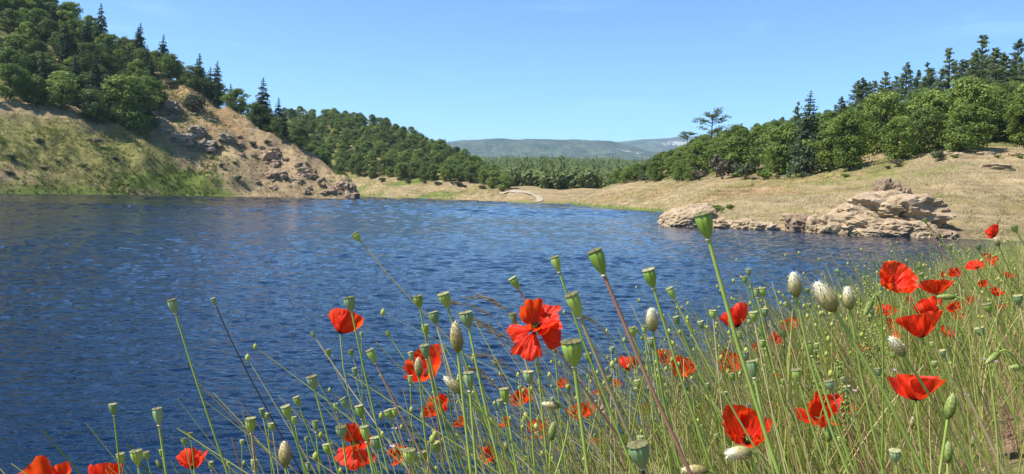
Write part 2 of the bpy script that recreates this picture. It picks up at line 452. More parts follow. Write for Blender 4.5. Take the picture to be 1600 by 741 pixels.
# distant mountains
def mountmat():
    m = M('mountain_forest', 0.95, 0.1)
    a, b = m.noise(0.006, 7, 0.65), m.noise(0.03, 5, 0.65)
    f = m.math('ADD', m.math('MULTIPLY', a, 0.5), m.math('MULTIPLY', b, 0.5))
    c = m.ramp(f, [(0.38, (0.010, 0.026, 0.016)), (0.50, (0.055, 0.085, 0.040)), (0.62, (0.150, 0.150, 0.080)), (0.72, (0.30, 0.26, 0.20))])
    c = m.mix(m.rng(m.math('ADD', m.attr('cliff'), m.math('MULTIPLY', m.math('SUBTRACT', b, 0.5), 1.6)), 0.55, 0.75), c, (0.42, 0.40, 0.36, 1))
    m.color(c); m.bump(f, 1.0, 60.0)
    return m.m
MAT['mountain'] = mountmat()
def mountain(name, cols, Yc, depth, seed, foot=20.0):
    t = np.array([tcol(c[0]) for c in cols])
    zc = np.array([H + te(*c)[1] * Yc for c in cols])
    T = np.linspace(-1.3, 1.3, 420); Ys = np.linspace(Yc - depth, Yc + depth * 0.7, 130)
    TT, YY = np.meshgrid(T, Ys)
    crest = np.interp(TT, t, zc)
    s = np.clip(1 - np.abs(YY - Yc) / np.where(YY < Yc, depth, depth * 0.7), 0, 1)
    prof = s ** 0.85
    X = TT * YY
    Z = foot + (crest - foot) * prof
    rid = np.abs(fbm(X / 900, YY / 900, None, seed, 4))
    Z = Z - rid * 130 * np.sin(np.pi * np.clip(s, 0, 1)) + fbm(X / 160, YY / 160, None, seed + 3, 3) * 7 * np.clip(s * 4, 0, 1)
    cliff = np.clip(1 - np.abs(s - 0.86) / 0.10, 0, 1) * np.clip(fbm(X / 500, YY / 500, None, seed + 9, 3) * 1.3 + 0.1, 0, 1)
    V = np.stack([X.ravel(), YY.ravel(), Z.ravel()], 1)
    o = link(name, mesh(name, V, grid_faces(len(Ys), len(T)), MAT['mountain'], True, {'cliff': cliff.ravel()}))
    return tag(o, kind='structure')
mountain('mountain', [(-800, 225), (500, 224), (640, 223), (705, 224), (740, 219), (790, 216), (850, 217), (900, 219), (950, 222), (1000, 232), (1050, 243), (1120, 250), (2400, 250)], 5200, 2300, 41)
mountain('mountain', [(-800, 232), (600, 222), (700, 221), (745, 217), (800, 222), (900, 226), (950, 222), (1000, 217), (1060, 213.5), (1120, 211), (1200, 214), (2400, 222)], 7800, 2300, 47)

# the near bank: its edge runs from the photographer's feet away along the shore
ES, EN, EO = np.array([0.595, 0.8037]), np.array([-0.8037, 0.595]), np.array([0.0, 1.3])
def bank(x, y):
    x, y = np.asarray(x, float), np.asarray(y, float)
    n = (x - EO[0]) * EN[0] + (y - EO[1]) * EN[1]
    s = (x - EO[0]) * ES[0] + (y - EO[1]) * ES[1]
    n = n + 0.10 * fbm(s / 1.7, s * 0, None, 5, 3) * np.clip(np.abs(s) / 2, 0.2, 4)
    k = 0.22
    drop = 0.85 * k * np.log1p(np.exp(np.clip(n / k, -40, 40)))
    z = H - 0.72 - drop + 0.10 * np.clip(-n, 0, 6) + 0.22 * np.clip(-n - 6, 0, 60)
    return z + 0.025 * fbm(x * 2.2, y * 2.2, None, 6, 4)
def nearmat():
    m = M('bank_soil', 0.95, 0.1)
    a, b, c = m.noise(1.3, 5), m.noise(9, 6, 0.65), m.noise(60, 4, 0.6)
    f = m.math('ADD', m.math('MULTIPLY', b, 0.5), m.math('MULTIPLY', c, 0.5))
    dry = m.ramp(f, [(0.3, (0.085, 0.048, 0.030)), (0.5, (0.210, 0.130, 0.080)), (0.7, (0.380, 0.270, 0.170))])
    grn = m.ramp(f, [(0.3, (0.030, 0.045, 0.012)), (0.5, (0.085, 0.110, 0.028)), (0.7, (0.210, 0.215, 0.080))])
    m.color(m.mix(m.rng(a, 0.42, 0.6), dry, grn)); m.bump(f, 0.9, 0.03)
    return m.m
MAT['bank'] = nearmat()
sg = np.concatenate([np.linspace(-22, -2.2, 30), np.linspace(-2, 7, 150), np.linspace(7.3, 90, 120)])
ng = np.concatenate([np.linspace(-45, -2.2, 40), np.linspace(-2, 4.5, 110)])
SS, NN = np.meshgrid(sg, ng)
BX = EO[0] + SS * ES[0] + NN * EN[0]; BY = EO[1] + SS * ES[1] + NN * EN[1]
tag(link('near_bank', mesh('near_bank', np.stack([BX.ravel(), BY.ravel(), bank(BX, BY).ravel()], 1), grid_faces(len(ng), len(sg)), MAT['bank'], True)), kind='structure')

# the pale track that comes down to the far shore
def ground_all(x, y): return np.maximum(np.maximum(valley(x, y), middle(x, y)), right(x, y))
trk = [(797, 298.2), (806, 299.2), (816, 300.8), (826, 303.0), (836, 306.0), (842, 309.5), (844, 313.0), (840, 316.5)]
ctr = []
for a in np.linspace(0, len(trk) - 1.001, 46):
    i = int(a); f = a - i
    px, py = [trk[i][k] * (1 - f) + trk[i + 1][k] * f for k in range(2)]
    t, e = te(px, py); Yr = np.linspace(246, 330, 700); k = int(np.argmax(ground_all(t * Yr, Yr) >= H + e * Yr))
    ctr.append((t * Yr[k], Yr[k]) if k else (t * Yr[0] if not ctr else ctr[-1][0], 300.0 if not ctr else ctr[-1][1] - 0.5))
V = []
for n_, (x, y) in enumerate(ctr):
    w = (4.2, 4.0, 3.6, 3.2, 2.6, 2.0)[min(5, n_ // 3)] if n_ < 18 else 1.15 + 0.35 * math.sin(n_ * 1.7)
    for k in (-1, -0.33, 0.33, 1):
        V.append((x + k * w, y, float(ground_all(np.array([x + k * w]), np.array([y]))[0]) + 0.22))
tm = M('track_gravel', 0.9, 0.1); tm.color(tm.ramp(tm.noise(1.5, 5), [(0.3, (0.28, 0.22, 0.15)), (0.7, (0.44, 0.37, 0.28))]))
tag(link('track', mesh('track', V, grid_faces(len(ctr), 4), tm.m, True)), kind='structure')

# ------------------------------------------------------------------ trees
rg = np.random.default_rng(7)
def unit(v): return v / (np.linalg.norm(v, axis=-1, keepdims=True) + 1e-9)
def leaves(bag, C, N, size, aspect=0.6, tint=0.5):
    n = len(C)
    T = unit(np.cross(N, rg.normal(size=(n, 3)))); B = np.cross(N, T)
    s = np.broadcast_to(size, (n,))[:, None]
    V = np.stack([C - T * s, C - B * s * aspect, C + T * s, C + B * s * aspect], 1).reshape(-1, 3)
    bag.add(V, quads=np.arange(4 * n).reshape(n, 4), a=np.repeat(np.clip(np.broadcast_to(tint, (n,)), 0, 1), 4))
def limb(bag, P, R, sides=6):
    V, q = tube(P, R, sides); bag.add(V, quads=q)
def broadleaf(h, w, base, nclump, nleaf, ls, seed, lean=0.0, mat='oak'):
    """trunk with limbs; crown of leaf clumps filling an uneven volume"""
    global rg
    rg = np.random.default_rng(seed)
    tb, lb = Bag(), Bag()
    top = np.array([lean * h, 0, h * 0.72])
    P = bez((0, 0, -0.4), (0.05 * w, 0, h * 0.25), (lean * h * 0.4, 0.06 * w, h * 0.45), top, 8)
    limb(tb, P, np.linspace(0.032 * h, 0.008 * h, 8))
    lob = [(rg.uniform(0, 6.28), rg.uniform(0.2, 0.9), rg.uniform(0.25, 0.6)) for _ in range(5)]
    for k in range(nclump):
        a = rg.uniform(0, 2 * math.pi); v = rg.uniform(0, 1) ** 0.9
        bulge = 0.66 + max(g * math.exp(-((math.cos(a - la) - 1) ** 2) * 1.5 - ((v - lv) / 0.22) ** 2) for la, lv, g in lob)
        zz = base + (1 - base) * v
        prof = max(0.25, math.sqrt(max(0.02, 1 - ((zz - (base + 0.33 * (1 - base))) / (0.70 * (1 - base))) ** 2)))
        rr = w * 0.5 * prof * math.sqrt(rg.uniform(0.12, 1.0)) * rg.uniform(0.8, 1.12) * bulge * 1.08
        c = np.array([lean * h * zz + rr * math.cos(a), rr * math.sin(a), zz * h])
        cr = w * rg.uniform(0.075, 0.18) * (1.15 - 0.35 * v)
        if k % 2 == 0 and v < 0.9:
            j = min(6, int(2 + v * 5)); limb(tb, bez(P[j], P[j] + (c - P[j]) * 0.35 + np.array([0, 0, 0.05 * h]), P[j] + (c - P[j]) * 0.7, c, 5), np.linspace(0.011 * h, 0.003 * h, 5), 4)
        d = unit(rg.normal(size=(nleaf, 3)))
        r = cr * rg.uniform(0.45, 1.12, nleaf) ** 0.7
        C = c + d * r[:, None] * np.array([1.15, 1.15, 0.75])
        N = unit(d * 0.8 + np.array([-0.15, 0, 0.6]) + rg.normal(size=(nleaf, 3)) * 0.5)
        leaves(lb, C, N, ls * rg.uniform(0.6, 1.25, nleaf), 0.62, np.clip(rg.normal(0.48 + rg.normal(0, 0.15), 0.17, nleaf), 0, 1))
    return tb.mesh('trunk', MAT['bark'], True), lb.mesh('crown', MAT[mat])
def conifer(h, w, seed, mat='fir', droop=0.25, sparse_top=0.25, layers=40, bare=0.06, ls=0.26):
    global rg
    rg = np.random.default_rng(seed)
    tb, lb = Bag(), Bag()
    limb(tb, [(0, 0, -0.4), (0, 0, h * 0.5), (0, 0, h)], [0.022 * h, 0.013 * h, 0.003 * h])
    for k in range(layers):
        v = bare + (1 - bare) * (k + rg.uniform(0, 0.7)) / layers
        L = w * 0.5 * (1 - v) ** 0.8 * rg.uniform(0.72, 1.12) + 0.02 * w
        nb = 7 if v < 1 - sparse_top else 5
        for b in range(nb):
            a = rg.uniform(0, 2 * math.pi)
            l = L * rg.uniform(0.6, 1.12)
            d = np.array([math.cos(a), math.sin(a), 0])
            up = 0.30 if v > 0.75 else 0.05
            B0 = np.array([0, 0, v * h]); B3 = B0 + d * l + np.array([0, 0, (up - droop) * l])
            P = bez(B0, B0 + d * l * 0.4 + np.array([0, 0, up * l * 0.5]), B0 + d * l * 0.75, B3, 6)
            if b % 3 == 0: limb(tb, P, np.linspace(0.004 * h, 0.001 * h, 6), 3)
            n = max(6, int((26 if v < 1 - sparse_top else 11) * l / (w * 0.5) + 5))
            s = rg.uniform(0.12, 1.03, n)
            idx = s * 4.98; i0 = np.clip(idx.astype(int), 0, 4); f = (idx - i0)[:, None]
            C = P[i0] * (1 - f) + P[np.clip(i0 + 1, 0, 5)] * f
            side = np.array([-d[1], d[0], 0])
            C = C + side * (rg.normal(size=n) * 0.17 * l * (1.05 - s))[:, None] + np.array([0, 0, 1]) * (rg.normal(size=n) * 0.04 * l - 0.02 * l)[:, None]
            N = unit(np.array([0, 0, 0.9]) + d * 0.25 + rg.normal(size=(n, 3)) * 0.5)
            leaves(lb, C, N, ls * (0.45 + 0.55 * min(1.0, (1 - v) * 3.5)) * rg.uniform(0.6, 1.2, n), 0.42, np.clip(rg.normal(0.45, 0.2, n), 0, 1))
    return tb.mesh('trunk', MAT['bark'], True), lb.mesh('crown', MAT[mat])
def pine(h, w, seed, base=0.45, mat='pine', nbr=30, flat=1.0, ls=0.22, tuft=46):
    global rg
    rg = np.random.default_rng(seed)
    tb, lb = Bag(), Bag()
    bend = rg.normal(0, 0.03, 2) * h
    P = bez((0, 0, -0.4), (bend[0] * 0.3, 0, h * 0.35), (bend[0], bend[1], h * 0.7), (bend[0] * 0.7, bend[1], h * 0.97), 9)
    limb(tb, P, np.linspace(0.020 * h, 0.004 * h, 9))
    for k in range(nbr):
        v = base + (1 - base) * rg.uniform(0, 1) ** 0.85
        q = P[int(np.clip(v * 8, 0, 8))] * 1.0; q[2] = v * h * 0.98
        prof = (1 - ((v - base) / (1 - base)) ** 2 * 0.8) ** 0.6 if base > 0.3 else 1.12 - 0.98 * (v - base) / (1 - base)
        l = w * 0.5 * prof * rg.uniform(0.45, 1.1)
        a = rg.uniform(0, 2 * math.pi); d = np.array([math.cos(a), math.sin(a), 0.22 + 0.5 * (v - base)])
        e = q + d * l
        limb(tb, bez(q, q + d * l * 0.4, q + d * l * 0.7, e, 5), np.linspace(0.006 * h, 0.0015 * h, 5), 3)
        for c, rr in ((e, 1.0), (q + d * l * 0.6, 0.75)):
            n = tuft if base > 0.3 else int(tuft * (0.45 + 0.55 * min(1.0, prof)))
            dd = unit(rg.normal(size=(n, 3)))
            C = c + dd * (w * 0.115 * rr * (1.0 if base > 0.3 else 0.30 + 0.75 * prof) * rg.uniform(0.3, 1.1, n))[:, None] * np.array([1.2, 1.2, 0.6 * flat])
            N = unit(dd * 0.6 + np.array([0, 0, 0.5]) + rg.normal(size=(n, 3)) * 0.5)
            leaves(lb, C, N, ls * rg.uniform(0.6, 1.2, n), 0.38, np.clip(rg.normal(0.45, 0.2, n), 0, 1))
    return tb.mesh('trunk', MAT['bark'], True), lb.mesh('crown', MAT[mat])
def shrub_mesh(w, h, seed, mat, n=700, ls=0.13):
    global rg
    rg = np.random.default_rng(seed)
    sb, lb = Bag(), Bag()
    for k in range(9):
        a = rg.uniform(0, 6.28); r = rg.uniform(0.1, 0.4) * w
        e = np.array([r * math.cos(a), r * math.sin(a), h * rg.uniform(0.5, 0.9)])
        limb(sb, bez((0, 0, -0.1), (e[0] * 0.2, e[1] * 0.2, h * 0.3), e * 0.7, e, 5), np.linspace(0.025, 0.008, 5), 4)
        d = unit(rg.normal(size=(n // 9, 3)))
        C = e + d * (w * 0.2 * rg.uniform(0.4, 1.1, len(d)))[:, None] * np.array([1.2, 1.2, 0.8 * h / w + 0.3])
        C[:, 2] = np.abs(C[:, 2])
        leaves(lb, C, unit(d + np.array([0, 0, 0.4]) + rg.normal(size=d.shape) * 0.5), ls * rg.uniform(0.6, 1.2, len(d)), 0.6, np.clip(rg.normal(0.45, 0.2, len(d)), 0, 1))
    return sb.mesh('stem', MAT['bark'], True), lb.mesh('foliage', MAT[mat])

OAKS = [broadleaf(8, 7.2, 0.06, 78, 100, 0.19, 100 + i, l, 'oak') for i, l in enumerate((0.0, 0.04, -0.05, 0.02, -0.02))]
TALL = [broadleaf(10, 7.4, 0.09, 88, 105, 0.20, 130 + i, l, 'oak') for i, l in enumerate((0.03, -0.04, 0.0))]
HOLM = [broadleaf(7, 7.4, 0.04, 70, 95, 0.18, 160 + i, l, 'oak_dark') for i, l in enumerate((0.0, 0.04, -0.04))]
FIRS = [conifer(11, 5.6, 200 + i, 'fir', 0.22, s) for i, s in enumerate((0.30, 0.22, 0.16))]
CEDAR = conifer(13, 8.0, 210, 'cedar', 0.30, 0.08, 44, 0.04, 0.28)
PINES = [pine(12, 5.4, 220 + i, b, 'pine', 78, 1.0, 0.18, 50) for i, b in enumerate((0.12, 0.24, 0.18))]
LONE = pine(15, 8.5, 231, 0.40, 'pine', 24, 0.8, 0.24, 50)
UMBRELLA = pine(11, 6.5, 240, 0.74, 'pine', 18, 0.6, 0.22, 46)
SCRUB = [shrub_mesh(2.4, 1.4, 300 + i, m) for i, m in enumerate(('scrub', 'scrub', 'dry_scrub'))]
BROOM = shrub_mesh(1.6, 0.8, 310, 'oak')

def put(name, pair, x, y, z, sc, rot, label, cat, group=None, parts=('trunk', 'crown'), squash=1.0):
    o = empty(name, (x, y, z), label, cat, group)
    kx = 1 + 0.16 * math.sin(rot * 7.3); ky = 1 + 0.16 * math.cos(rot * 5.1)
    o.rotation_euler = (0.05 * math.sin(rot * 3), 0.05 * math.cos(rot * 4), rot); o.scale = (sc * kx, sc * ky, sc * squash)
    link(parts[0], pair[0], o); link(parts[1], pair[1], o)
    return o

class Cover:
    """keeps only trees that rise above what stands in front of them"""
    def __init__(s): s.top = np.full(2000, 1e9)
    def look(s, u0, u1, ytop):
        a, b = int(np.clip(u0 + 200, 0, 1999)), int(np.clip(u1 + 200, 0, 1999))
        return a, b, float((s.top[a:b + 1] - ytop).max()) if b >= a else 0
    def put(s, a, b, y): s.top[a:b + 1] = np.minimum(s.top[a:b + 1], y)
def scatter(cands, cover, minrise, keep):
    """cands: list of dict(x,y,z,h,w,...) sorted front to back"""
    out = []
    for c in sorted(cands, key=lambda c: c['y']):
        px, py = proj(c['x'], c['y'], c['z'] + c['h']); pb = proj(c['x'], c['y'], c['z'])[1]
        hw = 0.5 * c['w'] / c['y'] * F
        if px + hw < -70 or px - hw > 1670: continue
        a, b, rise = cover.look(px - hw * 0.8, px + hw * 0.8, py)
        if rise < minrise and not c.get('force'): continue
        cover.put(*cover.look(px - hw * 0.45, px + hw * 0.45, py)[:2], py + 0.22 * (pb - py))
        out.append(c)
        if len(out) >= keep: break
    return out
def dart(n, gen, mind, seed):
    r = np.random.default_rng(seed); pts = []
    cell = {}
    for p in np.stack(gen(r, n), 1):
        k = (int(p[0] // mind), int(p[1] // mind))
        if any((q[0] - p[0]) ** 2 + (q[1] - p[1]) ** 2 < mind * mind for i in (-1, 0, 1) for j in (-1, 0, 1) for q in cell.get((k[0] + i, k[1] + j), ())): continue
        cell.setdefault(k, []).append(p); pts.append(p)
    return pts

# --- the wood on the rocky hill
TL_U = [-400, 0, 60, 100, 150, 200, 228, 236, 240, 262, 285, 310, 345, 380, 420, 460, 500, 530, 550]
TL_Y = [150, 162, 170, 182, 200, 212, 205, 160, 132, 128, 140, 158, 172, 186, 204, 230, 259, 276, 288]
def gen_left(r, n):
    t = r.uniform(tcol(-130), tcol(548), n); Y = r.uniform(180, 330, n)
    x = t * Y; z = left(x, Y)
    u, v = proj(x, Y, z)
    yc = np.interp(t, left.t, left.Y[:, 3])
    ok = (z > 3) & np.where(u > 236, (Y > yc - 1.5) & (Y < yc + 24), v < np.interp(u, TL_U, TL_Y))
    return x[ok], Y[ok], z[ok], u[ok]
r_ = random.Random(5)
cands = []
for (x, y, z, u) in dart(2600, gen_left, 5.2, 51):
    k = r_.random()
    if k < 0.22 and u > 30: kind, (h, w) = 'fir', (r_.uniform(9, 13.5), 5)
    elif k < 0.68: kind, (h, w) = 'holm', (r_.uniform(6, 8.5), 7.5)
    else: kind, (h, w) = 'oak', (r_.uniform(6.5, 9.5), 7.5)
    if u > 440: h *= 0.9
    if u > 505: h *= 0.62; w *= 0.7
    cands.append(dict(x=x, y=y, z=z, h=h, w=w, kind=kind))
for (u, ytop, Y, h, kind) in ((410, 121, 256, 13.5, 'fir'), (437, 152, 258, 10, 'fir'), (310, 82, 268, 11.5, 'fir'), (252, 53, 276, 11, 'fir'), (215, 35, 284, 11.5, 'fir'), (160, 4, 270, 12, 'fir'), (337, 95, 264, 9, 'fir'), (150, 80, 226, 12.5, 'fir'), (100, 60, 240, 11, 'fir'), (200, 122, 222, 9.8, 'oak')):
    p = at(u, ytop, Y)
    z = float(left(np.array([p.x]), np.array([Y]))[0])
    hh = max(5.0, p.z - z)
    cands.append(dict(x=p.x, y=Y, z=z, h=hh, w=hh * 0.5, kind=kind, force=True))
LAB = {'fir': ('dark pointed fir in the wood on the rocky hill', 'pointed firs on the rocky hill'),
       'holm': ('dark rounded holm oak in the wood on the rocky hill', 'dark oaks on the rocky hill'),
       'oak': ('bright green leafy oak in the wood on the rocky hill', 'bright oaks on the rocky hill')}
def where(hill, c, lab, grp):
    # front edge of the wood, its middle, or the crest
    t = c['x'] / c['y']; a, b = hill.zone_line(t, 2)[0], hill.zone_line(t, 3)[0]
    f = (c['y'] - a) / max(b - a, 1)
    w = 'along its lower edge' if f < 0.18 else 'near its crest' if f > 0.80 else 'midway up'
    return lab + ', ' + w, grp + ' ' + w
cov = Cover()
for c in scatter(cands, cov, 7, 190):
    pr, hh, nm = {'fir': (FIRS, 11, 'fir_tree'), 'holm': (HOLM, 7, 'holm_oak'), 'oak': (OAKS, 8, 'oak_tree')}[c['kind']]
    lab, grp = where(left, c, *LAB[c['kind']])
    put(nm, r_.choice(pr), c['x'], c['y'], c['z'] - 0.1, c['h'] / hh, r_.uniform(0, 6.28), lab, 'tree', grp)
# --- the low wood on the middle hill
def gen_mid(r, n):
    t = r.uniform(tcol(430), tcol(792), n); Y = r.uniform(290, 505, n)
    x = t * Y; z = middle(x, Y)
    Yt, zt = middle.zone_line(t, 2)
    ok = (Y > Yt) & (z > zt * 0.75) & (Y < np.interp(t, middle.t, middle.Y[:, 3]) + 10)
    return x[ok], Y[ok], z[ok]
cands = []
for (x, y, z) in dart(4200, gen_mid, 5.6, 52):
    kind = 'holm' if r_.random() < 0.34 else 'oak'
    cands.append(dict(x=x, y=y, z=z, h=r_.uniform(4.6, 7.6), w=7.5, kind=kind))
LAB2 = {'holm': ('dark rounded holm oak on the wooded hill behind the rocky headland', 'dark oaks on the wooded hill'),
        'oak': ('fresh green oak on the wooded hill behind the rocky headland', 'green oaks on the wooded hill')}
for c in scatter(cands, cov, 4.0, 290):
    pr, hh, nm = {'holm': (HOLM, 7, 'holm_oak'), 'oak': (OAKS, 8, 'oak_tree')}[c['kind']]
    lab, grp = where(middle, c, *LAB2[c['kind']])
    put(nm, r_.choice(pr), c['x'], c['y'], c['z'] - 0.1, c['h'] / hh, r_.uniform(0, 6.28), lab, 'tree', grp)
# --- the wood above the grassy shore
SK_U = [940, 980, 1040, 1090, 1150, 1200, 1260, 1300, 1350, 1420, 1500, 1600, 1700]
SK_Y = [286, 262, 238, 216, 200, 192, 186, 178, 162, 146, 134, 126, 126]      # leafy skyline
def gen_right(r, n):
    t = r.uniform(tcol(955), tcol(1680), n); Y = r.uniform(92, 262, n)
    x = t * Y; z = right(x, Y)
    Yt, zt = right.zone_line(t, 2)
    ok = (Y > Yt + r.uniform(-4, 4, n) + np.interp(t, [tcol(1330), tcol(1420)], [-8, 1])) & (Y < np.interp(t, right.t, right.Y[:, 3]) + 15)
    return x[ok], Y[ok], z[ok]
cands = []
pts_far = [p for p in dart(3600, gen_right, 4.2, 54) if proj(*p)[0] < 1120]
for (x, y, z) in pts_far + [p for p in dart(3600, gen_right, 5.9, 53) if proj(*p)[0] >= 1120]:
    u, v = proj(x, y, z)
    top = float(np.interp(u, SK_U, SK_Y))
    hmax = (v - top) / F * y
    kind = r_.choice(('oak', 'oak', 'tall', 'tall', 'holm'))
    h = r_.uniform(5.6, 10.4)
    if u < 1080: h = r_.uniform(4.5, 7)
    h = h if hmax > h * 0.5 else r_.uniform(4, 6)
    if hmax < 1.5 or (abs(u - 1265) < 24 and y < 150): continue
    h = max(4.0, min(h, hmax * r_.uniform(0.8, 1.08)))
    cands.append(dict(x=x, y=y, z=z, h=h, w=h * 0.8, kind=kind))
def topped(u, ytop, Y, kind, lab, ratio=0.5):
    p = at(u, ytop, Y); z = float(right(np.array([p.x]), np.array([Y]))[0])
    return dict(x=p.x, y=Y, z=z, h=p.z - z, w=(p.z - z) * ratio, kind=kind, force=True, lab=lab)
cands += [topped(1113, 171, 196, 'lone', 'tall pine with a ragged open crown standing above the oaks'),
          topped(1074, 205, 232, 'umbrella', 'small flat topped umbrella pine above the end of the wood'),
          topped(1265, 141, 133, 'cedar', 'dense blue green cedar with a pointed top among the oaks', 0.6)]
for (u, y, Y) in ((1158, 193, 215), (1180, 186, 215), (1208, 180, 210), (1246, 160, 190), (1335, 128, 190), (1352, 122, 185), (1370, 118, 195), (1386, 112, 190), (1421, 92, 180), (1400, 118, 200), (1455, 96, 195), (1486, 78, 190), (1508, 84, 200), (1530, 76, 185), (1543, 58, 190), (1556, 64, 180), (1572, 72, 190), (1590, 66, 195), (1608, 66, 185), (1628, 60, 190), (1650, 70, 190), (1437, 108, 205), (1318, 150, 200), (1520, 90, 178), (1344, 136, 195), (1361, 132, 190), (1378, 128, 195), (1393, 124, 200), (1410, 112, 190), (1429, 116, 195), (1445, 110, 190), (1463, 104, 200), (1474, 98, 190), (1496, 96, 195), (1515, 88, 200), (1537, 84, 195), (1549, 78, 200), (1564, 82, 190), (1581, 84, 200), (1598, 80, 190), (1225, 176, 205), (1290, 166, 195), (1305, 160, 200)):
    y += r_.uniform(-5, 12)
    c = topped(u + r_.uniform(-4, 4), y, Y, 'pine', None)
    if c['h'] > 17: c = topped(u, y, Y + 28, 'pine', None)
    cands.append(c)
LAB3 = {'oak': ('round leafy green oak in the wood above the dry grassy shore', 'round oaks above the grassy shore'),
        'tall': ('tall leafy green oak in the wood above the dry grassy shore', 'tall oaks above the grassy shore'),
        'holm': ('dark green bushy oak in the wood above the dry grassy shore', 'dark oaks above the grassy shore'),
        'pine': ('slender pine rising above the leafy wood on the grassy shore', 'pines on the skyline above the grassy shore')}
cov = Cover()
for c in scatter(cands, cov, 7, 260):
    pr, hh, nm = {'oak': (OAKS, 8, 'oak_tree'), 'tall': (TALL, 10, 'oak_tree'), 'holm': (HOLM, 7, 'holm_oak'), 'pine': (PINES, 12, 'pine_tree'),
                  'lone': ([LONE], 15, 'pine_tree'), 'umbrella': ([UMBRELLA], 11, 'umbrella_pine'), 'cedar': ([CEDAR], 13, 'cedar_tree')}[c['kind']]
    lab, grp = (c['lab'], None) if c.get('lab') else where(right, c, *LAB3[c['kind']])
    put(nm, r_.choice(pr), c['x'], c['y'], c['z'] - 0.1, c['h'] / hh, r_.uniform(0, 6.28), lab, 'tree', grp)

# --- the far wood in the valley reads as one mass
def crumb(seed):
    global rg
    rg = np.random.default_rng(seed)
    b = Bag()
    d = unit(rg.normal(size=(64, 3)))
    C = d * rg.uniform(0.6, 1.05, 64)[:, None] * np.array([0.42, 0.42, 0.5]) + np.array([0, 0, 0.55])
    leaves(b, C, unit(d * 0.7 + np.array([-0.3, -0.2, 0.6]) + rg.normal(size=d.shape) * 0.45), 0.125, 0.7, rg.normal(0.5, 0.2, 64))
    return np.concatenate(b.v), np.concatenate(b.q), np.concatenate(b.a)
CR = [crumb(400 + i) for i in range(4)]
far = Bag()
r2 = np.random.default_rng(61)
nf = 4300
fy = 305 + 700 * r2.uniform(size=nf) ** 1.15; fx = r2.uniform(tcol(700), tcol(1040), nf) * fy
fz = valley(fx, fy); fu = proj(fx, fy, fz)[0]
for x, Y, z, u in zip(fx, fy, fz, fu):
    if Y < 322 and u < 845: continue
    h = r2.uniform(3.5, 10.0); con = r2.uniform() < 0.12
    V, q, a = CR[r2.integers(4)]
    w = h * (0.45 if con else 0.8)
    far.add(V * np.array([w, w, h * (1.25 if con else 0.9)]) + np.array([x, Y, z - 0.3]), quads=q, a=a * (0.6 if con else r2.uniform(0.75, 1.25)))
wm = foliage('far_wood_leaves', (0.065, 0.095, 0.022), (0.155, 0.200, 0.050), (0.280, 0.310, 0.090))
tag(link('valley_forest', far.mesh('valley_forest', wm)), 'far dark green wood filling the valley behind the end of the lake', 'forest', kind='stuff')

# ------------------------------------------------------------------ rocks
_ico = {}
def ico(sub):
    if sub not in _ico:
        import bmesh
        bm = bmesh.new(); bmesh.ops.create_icosphere(bm, subdivisions=sub, radius=1)
        _ico[sub] = (np.array([v.co for v in bm.verts]), np.array([[v.index for v in f.verts] for f in bm.faces])); bm.free()
    return _ico[sub]
def rock(seed, sx, sy, sz, sub=4, mat='rock_pale', block=0.55, rough=0.16, strata=5.0, tilt=0.25, over=0.0):
    """a weathered block: squared-off, split by joints, stepped in beds; over > 0 pushes the upper part out to +x"""
    r = np.random.default_rng(seed)
    V, Fc = ico(sub); D = V.copy()
    p = 1.0 / (np.abs(D) ** (2 / (1 - block * 0.8)) ).sum(1) ** ((1 - block * 0.8) / 2)
    P = D * p[:, None]
    pts = unit(r.normal(size=(16, 3))) * r.uniform(0.75, 1.15, (16, 1))
    dd = np.sort(np.linalg.norm((P + 0.18 * np.stack([vnoise(P[:, 0] * 3, P[:, 1] * 3, P[:, 2] * 3, seed + i) for i in range(3)], 1))[:, None] - pts[None], axis=2), axis=1)
    crack = np.clip(1 - (dd[:, 1] - dd[:, 0]) / 0.10, 0, 1)
    ids = np.argmin(np.linalg.norm(P[:, None] - pts[None], axis=2), axis=1)
    lev = P[:, 2] * strata + tilt * P[:, 0] * strata + 0.5 * fbm(P[:, 0] * 2, P[:, 1] * 2, P[:, 2] * 2, seed + 7, 2)
    bed = _hash(np.floor(lev).astype(np.int64), np.int64(3), np.int64(seed), 1) - 0.5
    edge = np.clip(1 - np.abs((lev % 1.0) - 0.05) / 0.12, 0, 1)
    k = 1 + rough * (0.9 * fbm(P[:, 0] * 2.2, P[:, 1] * 2.2, P[:, 2] * 2.2, seed, 4) + 0.7 * bed - 0.5 * edge - 0.9 * crack + 0.55 * (r.uniform(-1, 1, 16)[ids]))
    P = P * k[:, None]
    P[:, 0] += over * np.clip(P[:, 2] + 0.2, -0.4, 1.2)
    P = P * np.array([sx, sy, sz]) * 0.5
    return mesh('rock', P, [Fc], MAT[mat], False)
def stone(seed, px0, px1, py0, py1, Y, dy, mat, label, name='boulder', rot=0.0, group=None, sub=4, sink=0.3, grp_mesh=None, **kw):
    """a rock that fills the photo box px0..px1, py0..py1 at depth Y, sunk a little into what carries it"""
    c = at((px0 + px1) / 2, (py0 + py1) / 2, Y)
    w = (px1 - px0) / F * Y; h = (py1 - py0) / F * Y
    m = rock(seed, w, dy, h * (1 + sink), sub, mat, **kw)
    o = link(name, m, None, (c.x, c.y, c.z - h * sink * 0.5)); o.rotation_euler = (0, 0, rot)
    return tag(o, label, 'rock', group)
stone(1, 1028, 1112, 321, 362, 76, 5.0, 'rock_pale', 'smooth pale rock dome sloping into the lake at the tip of the spit', block=0.25, rough=0.10, tilt=0.6, over=0.35, sub=5)
stone(2, 1084, 1112, 318, 331, 78, 1.6, 'rock_pale', 'small stone sitting on top of the pale rock dome', rough=0.14)
stone(3, 1108, 1152, 341, 360, 74, 2.4, 'rock_pale', 'low broken rock ledge beside the pale dome at the waterline')
